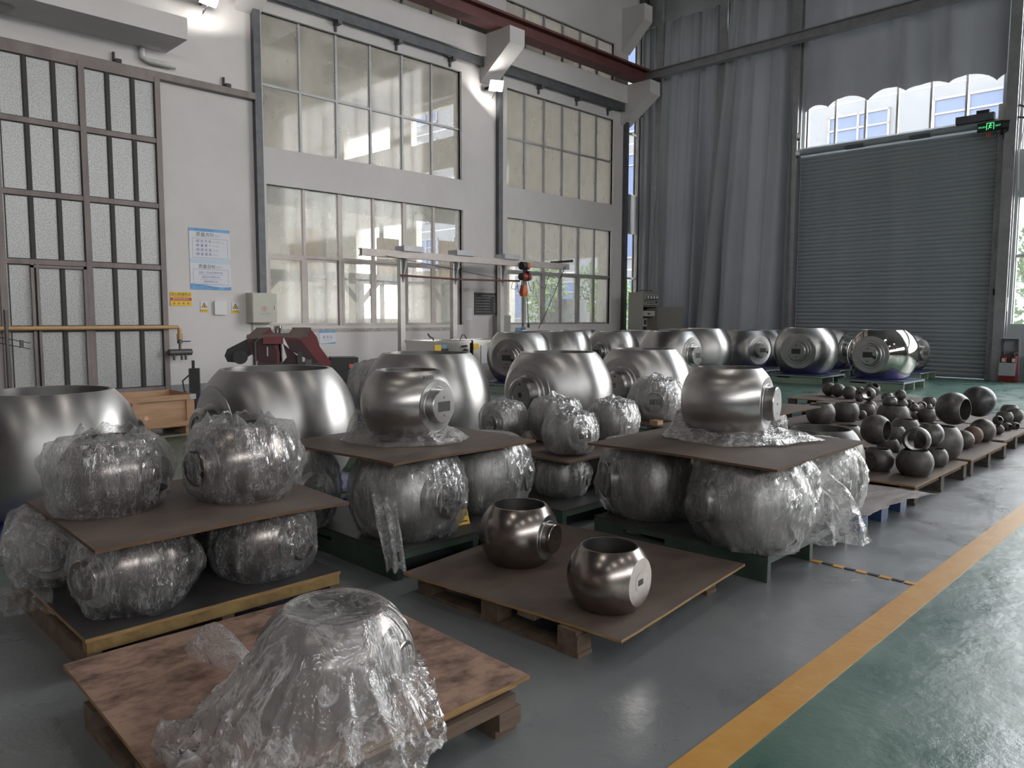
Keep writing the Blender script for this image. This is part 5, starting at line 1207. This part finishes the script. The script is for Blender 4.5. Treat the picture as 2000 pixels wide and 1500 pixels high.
# stainless washing tanks
for (x0, x1, lab) in ((9.18, 10.14, 'stainless washing tank with knobs and yellow sticker'), (10.19, 11.3, 'second stainless washing tank with papers stuck on it')):
    y0, y1 = 11.2, 12.1; t = thing('washing_tank', lab, 'tank', ((x0+x1)/2, (y0+y1)/2, 0)); X, Y = (x1-x0)/2, (y1-y0)/2
    MB().box(-X+.02, X-.02, -Y+.02, Y-.02, .08, .89).build('tank_body', 'stainless', t)
    MB().box(-X, X, -Y, -Y+.06, .88, .93).box(-X, X, Y-.06, Y, .88, .93).box(-X, -X+.06, -Y+.06, Y-.06, .88, .93).box(X-.06, X, -Y+.06, Y-.06, .88, .93).build('rim', 'stainless', t)
    for sx_ in (-1, 1):
        for sy_ in (-1, 1): MB().box(sx_*(X-.06)-.03, sx_*(X-.06)+.03, sy_*(Y-.06)-.03, sy_*(Y-.06)+.03, 0, .08).build('leg', 'stainless', t)
    if x0 < 10:
        MB().box(-X+.04, -X+.2, -Y+.012, -Y+.02, .70, .86).build('yellow_sticker', 'sign_yellow', t); MB().box(-X+.22, -X+.33, -Y+.012, -Y+.02, .80, .86).build('blue_sticker', 'sign_blue', t)
        MB().box(-X+.21, -X+.37, -Y+.0, -Y+.02, .64, .78).build('control_display', 'black', t)
        for kx, kz, kr in ((.28, .82, .02), (.34, .82, .025), (.28, .72, .018), (.34, .73, .04)): MB().lathe([(-Y-.02, .001), (-Y-.02, kr), (-Y+.02, kr)], 14, 'y', (kx, 0, kz)).build('knob', 'black', t)
        MB().tube([(.05, .2, .93), (-.05, .1, .97), (-.2, 0, 1.0), (-.25, 0, 1.06)], .018, 8).build('hose', 'dark_steel', t, 50)
    else:
        MB().box(-X+.03, -X+.17, -Y+.012, -Y+.02, .74, .86).build('yellow_sticker', 'sign_yellow', t)
        for px_ in (-.33, -.14): MB().box(px_, px_+.17, -Y+.006, -Y+.02, .46, .82).build('paper_sheet', 'paper', t)
        MB().tube([(-.5, 0, .93), (-.45, 0, 1.03), (-.38, 0, 1.02), (-.33, 0, .94)], .010, 8).build('wire_loop', 'black', t, 50)
# light gantry rail with electric hoist
gy = 13.3
def gx(u): d = ray(u, 600); return float(gy/d[1]*d[0])
def gz(u, v): return float(aty(u, v, gy)[2])
zr = gz(900, 506)
t = thing('gantry_rail', 'pale steel monorail on posts before the lower windows', 'gantry', (gx(893), gy, 0)); ox = gx(893)
MB().box(gx(705)-ox, gx(1108)-ox, -.06, .06, zr-.075, zr-.055).box(gx(705)-ox, gx(1108)-ox, -.06, .06, zr+.055, zr+.075).box(gx(705)-ox, gx(1108)-ox, -.02, .02, zr-.055, zr+.055).box(gx(705)-ox, gx(1108)-ox, -.062, -.058, zr-.06, zr+.06).build('rail_beam', 'alu_pink', t)
for u in (791, 893, 985):
    x = gx(u)-ox; MB().box(x-.06, x+.06, .07, .19, 0, zr+.06).build('post', 'alu', t)
    MB().obox((x+.05, .0, zr-.06), (x-.0, .12, zr-.72), .05, .05).build('brace', 'steel_grey', t); MB().box(x-.1, x+.42, -.12, .2, zr+.075, zr+.19).build('cross_arm', 'steel_grey', t)
    MB().box(x+.42, x+.43, -.12, .2, zr+.075, zr+.19).build('end_plate', 'white_paint', t)
MB().tube([(gx(778)-ox, -.08, gz(778, 538)), (gx(893)-ox, -.08, gz(893, 546)), (gx(1010)-ox, -.08, gz(1010, 549))], .022, 10).build('air_pipe', 'red_beam', t, 50)
MB().tube([(gx(1075)-ox, 0, zr+.08), (gx(1112)-ox, -.1, zr+.16)], .03, 8).build('end_bracket', 'black', t)
MB().tube([(gx(750)-ox, -.09, gz(750, 500)), (gx(850)-ox, -.09, gz(850, 520)), (gx(972)-ox, -.09, gz(972, 545))], .006, 6).build('guy_wire', 'black', t)
hx = gx(1018); t = thing('electric_hoist', 'orange electric chain hoist hanging from the monorail', 'hoist', (hx, gy, 0))
def hz_(v): return gz(1018, v)
k = .0129
MB().tube([(-.15, -.12, hz_(520)), (-.13, -.12, hz_(520)), (.02, -.12, hz_(520)), (.03, -.12, hz_(520))], [.06, .10, .10, .05], 16).build('trolley', 'black', t, 40)
MB().cyl((.03, -.12, hz_(520)), (.12, -.12, hz_(520)), .09, 16).build('trolley_motor', 'orange', t, 40)
MB().box(-.04, .02, -.14, -.10, hz_(537), hz_(527)).box(.04, .08, -.14, -.1, hz_(537), hz_(527)).build('suspension', 'black', t)
MB().tube([(-.17, -.12, hz_(541)), (-.15, -.12, hz_(541)), (-.10, -.12, hz_(541))], [.05, .09, .09], 16).build('end_cap', 'black', t, 40)
MB().cyl((-.10, -.12, hz_(541)), (.16, -.12, hz_(541)), .095, 18).build('hoist_motor', 'hoist_red', t, 40)
MB().box(.03, .075, -.23, -.02, hz_(549), hz_(530)).build('center_band', 'black', t)
b = MB(); zt_, zb_ = hz_(557), hz_(579)
b.loft([[(x*.8-.03, -.12+y*.8, zt_) for x, y in ((-.07, -.06), (.07, -.06), (.07, .06), (-.07, .06))], [(x-.045, -.12+y, (zt_+zb_)/2-.05) for x, y in ((-.09, -.07), (.09, -.07), (.09, .07), (-.09, .07))], [(x*.7-.05, -.12+y*.7, zb_) for x, y in ((-.08, -.07), (.08, -.07), (.08, .07), (-.08, .07))]])
b.build('chain_bag', 'orange', t); MB().tube([(-.05, -.12, zt_), (-.03, -.12, hz_(549))], .008, 6).tube([(.0, -.12, zt_), (.0, -.12, hz_(549))], .008, 6).build('bag_strap', 'black', t)
MB().cyl((-.06, -.12, zb_), (-.06, -.12, hz_(634)), .010, 8).build('lift_chain', 'black', t); MB().cyl((.05, -.12, hz_(549)), (.14, -.12, hz_(634)), .010, 8).build('control_cable', 'black', t)
rg = MB(); rg.tube([(-.06+.045*math.cos(a_), -.12, hz_(641)+.045*math.sin(a_)) for a_ in [i*2*PI/18 for i in range(19)]], .013, 8); rg.cyl((-.06, -.12, hz_(637)), (-.06, -.12, hz_(630)), .028, 10); rg.build('hook', 'dark_steel', t, 50)
MB().cyl((.14, -.12, hz_(640)), (.14, -.12, hz_(632)), .03, 10).build('pendant_switch', 'black', t, 40)
cbl = lambda pts: [(gx(u)-hx, -.12, gz(u, v)) for u, v in pts]
MB().tube(cbl(((1008, 548), (994, 552), (992, 563), (999, 566), (1004, 558), (1002, 548), (1006, 572), (1010, 570), (1012, 550))), .007, 6).build('loop_cable', 'black', t, 60)
MB().tube(cbl(((1024, 548), (1030, 570), (1034, 573), (1035, 550), (1040, 548), (1050, 562), (1058, 563), (1064, 540), (1075, 542), (1088, 543), (1098, 520))), .007, 6).build('loop_cable', 'black', t, 60)
MB().tube(cbl(((1095, 521), (1078, 568), (1060, 610), (1045, 642))), .009, 6).build('stay_rope', 'black', t)
# open electric cabinet
ex, ey = 18.5, 13.0; t = thing('electric_cabinet', 'open grey electric cabinet with four meters in the corner', 'cabinet', (ex, ey, 0))
EW, ED, EH = .78, .52, 2.12
b = MB(); b.box(0, .02, 0, ED, .1, EH).box(EW-.02, EW, 0, ED, .1, EH).box(.02, EW-.02, ED-.02, ED, .1, EH).box(.02, EW-.02, 0, ED-.02, EH-.02, EH).box(.02, EW-.02, 0, ED-.02, .1, .12).box(.02, EW-.02, .02, ED-.02, 1.70, 1.72)
b.build('cabinet_body', 'cab_grey', t); MB().box(.01, EW-.01, .01, ED-.01, 0, .1).build('plinth', 'dark_steel', t)
ip = MB().box(.03, EW-.03, -.02, 0, 1.74, 2.09).build('instrument_panel', 'cab_grey', t)
for i in range(4):
    x = .15+.15*i; MB().box(x, x+.12, -.035, -.02, 1.90, 2.03).build('meter', 'black', ip); MB().box(x+.012, x+.108, -.038, -.035, 1.93, 2.02).build('meter_dial', 'sign_white', ip)
for i in range(5):
    for j in range(2): MB().lathe([(-.03, .001), (-.03, .015), (-.02, .015)], 10, 'y', (.19+.075*i, 0, 1.86-.06*j)).build('button', 'black', ip)
MB().lathe([(-.05, .001), (-.05, .03), (-.02, .035)], 12, 'y', (.63, 0, 1.83)).build('rotary_switch', 'black', ip); MB().box(.06, .09, -.035, -.02, 1.84, 1.90).build('door_lock', 'black', ip)
MB().box(.03, EW-.10, .05, .07, 1.42, 1.58).build('inner_cover', 'cab_beige', t); MB().box(.32, .42, .04, .05, 1.47, 1.52).build('name_plate', 'red_beam', t)
MB().box(.03, EW-.03, .40, .42, .15, 1.70).build('back_plate', 'dark_cab', t)
MB().box(.36, .58, .25, .40, 1.12, 1.36).build('breaker', 'cab_beige', t); MB().box(.41, .53, .23, .25, 1.17, 1.32).build('breaker_face', 'dark_steel', t)
for x in (.06, .2): MB().box(x, x+.1, .3, .4, 1.0, 1.06).build('contactor', 'sign_orange', t); MB().box(x, x+.1, .28, .4, .9, 1.0).build('contactor_base', 'dark_cab', t)
dd_ = Vector((.17, -.74, 0)).normalized(); hp = Vector((EW, -.01, 0)); q = hp+dd_*.74; nrm = Vector((-dd_.y, dd_.x, 0))*.02
b = MB().add([(*(hp+o_)[:2], z) for o_ in (Vector(), nrm) for z in (.12, 1.69)] + [(*(q+o_)[:2], z) for o_ in (Vector(), nrm) for z in (.12, 1.69)], [(0, 1, 3, 2), (4, 6, 7, 5), (0, 4, 5, 1), (2, 3, 7, 6), (1, 5, 7, 3), (0, 2, 6, 4)])
dor = b.build('door', 'cab_grey', t); m_ = hp+dd_*.35; MB().cyl((m_.x-.02, m_.y-.01, 1.5), (m_.x+.05, m_.y+.01, 1.5), .015, 10).build('door_knob', 'alu', dor)
MB().tube([(.1, .2, EH+.06), (.75, .2, EH+.06)], .012, 6).cyl((.12, .2, EH), (.12, .2, EH+.06), .01, 6).cyl((.7, .2, EH), (.7, .2, EH+.06), .01, 6).build('lifting_bar', 'dark_steel', t)
# ================================================================ BACK WALL BITS
p = atx(1934, 247, 19.6); t = thing('exit_sign', 'black exit sign with green lettering above the roller shutter', 'exit sign', (19.6, float(p[1]), float(p[2])), math.radians(-90))
MB().box(-.25, .25, .0, .03, -.10, .10).build('sign_body', 'black', t); MB().box(-.26, .26, -.004, .034, .10, .108).build('top_edge', 'alu', t)
pg = MB(); 
for (x0, x1, z0, z1) in ((-.075, -.062, -.07, .08), (.062, .075, -.07, .08), (-.062, .062, .068, .08)): pg.box(x0, x1, -.004, 0, z0, z1)
pg.obox((0, -.002, .035), (-.012, -.002, -.012), .022, .004, 0, (0, 1, 0)).obox((-.012, -.002, -.012), (.028, -.002, -.035), .012, .004, 0, (0, 1, 0)).obox((-.012, -.002, -.012), (-.038, -.002, -.05), .012, .004, 0, (0, 1, 0)).obox((0, -.002, .03), (.04, -.002, .008), .010, .004, 0, (0, 1, 0)).obox((0, -.002, .03), (-.036, -.002, .012), .010, .004, 0, (0, 1, 0))
pg.lathe([(-.004, .0005), (-.004, .015), (0, .015)], 12, 'y', (.006, 0, .052)); pg.build('running_figure', 'exit_green', t)
text('安全出口', .042, t, (-.155, -.003, 0), UP, 'exit_green', sx=.9); text('EXIT', .05, t, (.15, -.003, 0), UP, 'exit_green')
MB().box(-.10, -.02, .1, .12, -.21, -.11).build('hanging_tag', 'tag_red', t); MB().box(-.02, .02, .02, .3, .02, .05).build('bracket', 'black', t)
def cctv(label, u, v, xp, rz, m, s=1.0):
    p = atx(u, v, xp); t = thing('security_camera', label, 'camera', (xp, float(p[1]), float(p[2])), math.radians(rz))
    MB().box(-.04*s, .04*s, -.16*s, .06*s, -.035*s, .035*s).build('camera_body', m, t, None, None, (math.radians(-14), 0, 0)); MB().box(-.045*s, .045*s, -.19*s, .04*s, .035*s, .042*s).build('sun_hood', m, t, None, None, (math.radians(-14), 0, 0))
    MB().cyl((0, -.165*s, -.045*s), (0, -.17*s, -.046*s), .026*s, 14).build('lens', 'black', t); MB().tube([(0, .02, -.03), (0, .10*s, -.09*s), (0, .2*s, -.09*s)], .015, 8).build('mount', m, t, 40)
cctv('white security camera on the shutter frame toward the curtain, upper one', 1558, 272, 19.72, -60, 'white_paint', 1.3)
cctv('white security camera just under the roller tube end', 1556, 306, 19.72, -60, 'white_paint', 1.2)
cctv('black security camera beside the exit sign', 1962, 254, 19.66, -75, 'black', 1.7)
p = atx(1978, 240, 19.8); t = thing('shutter_motor', 'white bracket plate with struts at the shutter top end by the window', 'bracket', (19.72, 4.36, 5.75))
MB().box(-.02, .02, -.12, .18, -.28, .32).build('bracket_plate', 'white_paint', t); MB().obox((0, -.1, .28), (.05, -.9, -.12), .04, .04).build('strut', 'dark_steel', t); MB().obox((0, -.1, .0), (.05, -.95, -.2), .04, .04).build('strut', 'dark_steel', t)
MB().box(-.10, .06, .25, 1.0, .0, .16).build('motor_case', 'dark_steel', t); MB().box(-.06, .05, .35, .6, .16, .24).build('gear_case', 'black', t)
p = atx(1954, 594, 19.7); t = thing('control_switch', 'pale switch box with black button on the shutter guide', 'switch', (19.74, float(p[1]), float(p[2])))
MB().box(-.03, .05, -.13, .12, -.16, .14).build('switch_box', 'white_paint', t); MB().box(-.05, .05, .06, .16, .20, .34).build('button_unit', 'black', t); MB().box(-.032, -.03, .02, .06, -.08, .06).build('label_strip', 'ink_grey', t)
cbx = MB().tube([(19.9, 4.08, 5.5), (19.85, 4.15, 5.0), (19.88, 4.12, 4.2)], .015, 8).build('power_cable', 'white_paint', None, 50); tag(cbx, 'pale cable drooping down the column beside the shutter', 'cable')
# fire extinguisher trolley
p0 = atx(1956, 744, 19.6); yA, yB = float(atx(1988, 700, 19.6)[1]), float(atx(1955, 700, 19.6)[1])
t = thing('extinguisher_cart', 'red and grey fire extinguisher stand below the window', 'extinguisher', (19.6, (yA+yB)/2, 0)); Y = (yB-yA)/2
MB().box(-.14, .14, -Y, Y, 0, .14).build('base_box', 'extinguisher', t); MB().box(-.16, -.13, -Y*.92, Y, .14, .42).build('front_panel', 'cart_panel', t)
MB().box(.10, .14, -Y, Y, .14, .95).build('back_board', 'cart_panel', t)
b = MB(); b.box(-.02, .10, -Y, -Y+.025, .14, .95).box(-.02, .10, Y-.025, Y, .14, .95).box(-.02, .1, -Y+.025, Y-.025, .925, .95).box(-.02, .1, -Y+.025, Y-.025, .64, .66); b.build('frame', 'dark_steel', t)
for y in (-.10, .09):
    e = MB().lathe([(.15, .075), (.52, .075), (.57, .05), (.59, .02), (.61, .02)], 18, 'z', (-.03, y, 0)).build('extinguisher_bottle', 'extinguisher', t, 40); MB().box(-.05, .0, y-.012, y+.012, .60, .63).box(-.04, -.02, y-.1, y, .63, .645).build('valve_head', 'alu', e)
    MB().box(-.107, -.104, y-.03, y+.03, .44, .52).build('bottle_label', 'white_paint', e)
cbx = MB().box(19.7, 19.98, 3.2, 3.62, .16, .62).box(19.72, 19.96, 3.24, 3.58, 0, .16).build('grey_box', 'cart_panel'); tag(cbx, 'low grey box on the floor beside the extinguisher stand', 'box')
# ================================================================ SMALL DETAILS
def sphere_text(s, size, ball, lon0, lat0, m):
    cu = bpy.data.curves.new('tmp', 'FONT'); cu.body = s; cu.size = size; cu.align_x = 'CENTER'; cu.resolution_u = 2
    o = bpy.data.objects.new('tmp', cu); C.objects.link(o); dg = bpy.context.evaluated_depsgraph_get(); me = bpy.data.meshes.new_from_object(o.evaluated_get(dg)); bpy.data.objects.remove(o)
    for v in me.vertices:
        lo, la = lon0+v.co.x/math.cos(lat0), lat0+v.co.y; v.co = Vector((math.cos(la)*math.cos(lo), math.cos(la)*math.sin(lo), math.sin(la)))*1.003
    me.materials.clear(); me.materials.append(M[m]); return put('hand_lettering', me, ball)
sphere_text('A322', .13, ballD, math.radians(-14), math.radians(35), 'black')
# high bay lamps under the roof (out of frame, mirrored in the steel)
_hang = MB().cyl((0, 0, .4), (0, 0, 2.4), .02, 8).mesh('hanger', 'dark_steel')
lm = MB().lathe([(0, .0005), (0, .26), (.02, .27), (.25, .12), (.4, .10), (.4, .0005)], 24).mesh('high_bay_lamp', 'lamp_body', 40); ld = MB().lathe([(-.004, .0005), (-.004, .25), (0, .25)], 24).mesh('lens', 'lamp_lit')
for i, x in enumerate((-9, -3, 3, 9)):
    for j, y in enumerate((-6.5, 1.5)):
        o = put('high_bay_lamp', lm, None, (x, y, 10.2)); put('lens', ld, o); put('hanger', _hang, o)
        tag(o, 'round high bay lamp lit under the roof of the hall', 'lamp', 'high bay lamps under the roof')
        l = bpy.data.lights.new('bay_glow', 'AREA'); l.shape = 'DISK'; l.size = .5; l.energy = 32; l.color = (1, .94, .86); q = bpy.data.objects.new('bay_glow', l); C.objects.link(q); q.parent = o; q.location = (0, 0, -.02)
# crane girder of the hall and a storage rack behind the viewpoint (seen only mirrored in the steel)
tag(MB().box(-1.0, -.4, RY+.2, 13.5, 8.75, 9.4).box(1.4, 2.0, RY+.2, 13.5, 8.75, 9.4).build('crane_girder', 'saw_red'), 'dark red bridge crane girder above the hall floor', 'crane')
t = thing('storage_rack', 'dark red painted storage rack behind the viewpoint', 'rack', (-7.0, 1.0, 0))
for y in (-7, -3.5, 0, 3.5, 7): MB().box(-.06, .06, y-.06, y+.06, 0, 3.4).build('post', 'saw_red', t)
for z in (.5, 1.5, 2.5, 3.3): MB().box(-.05, .9, -7.06, 7.06, z, z+.16).build('shelf', 'saw_red', t)
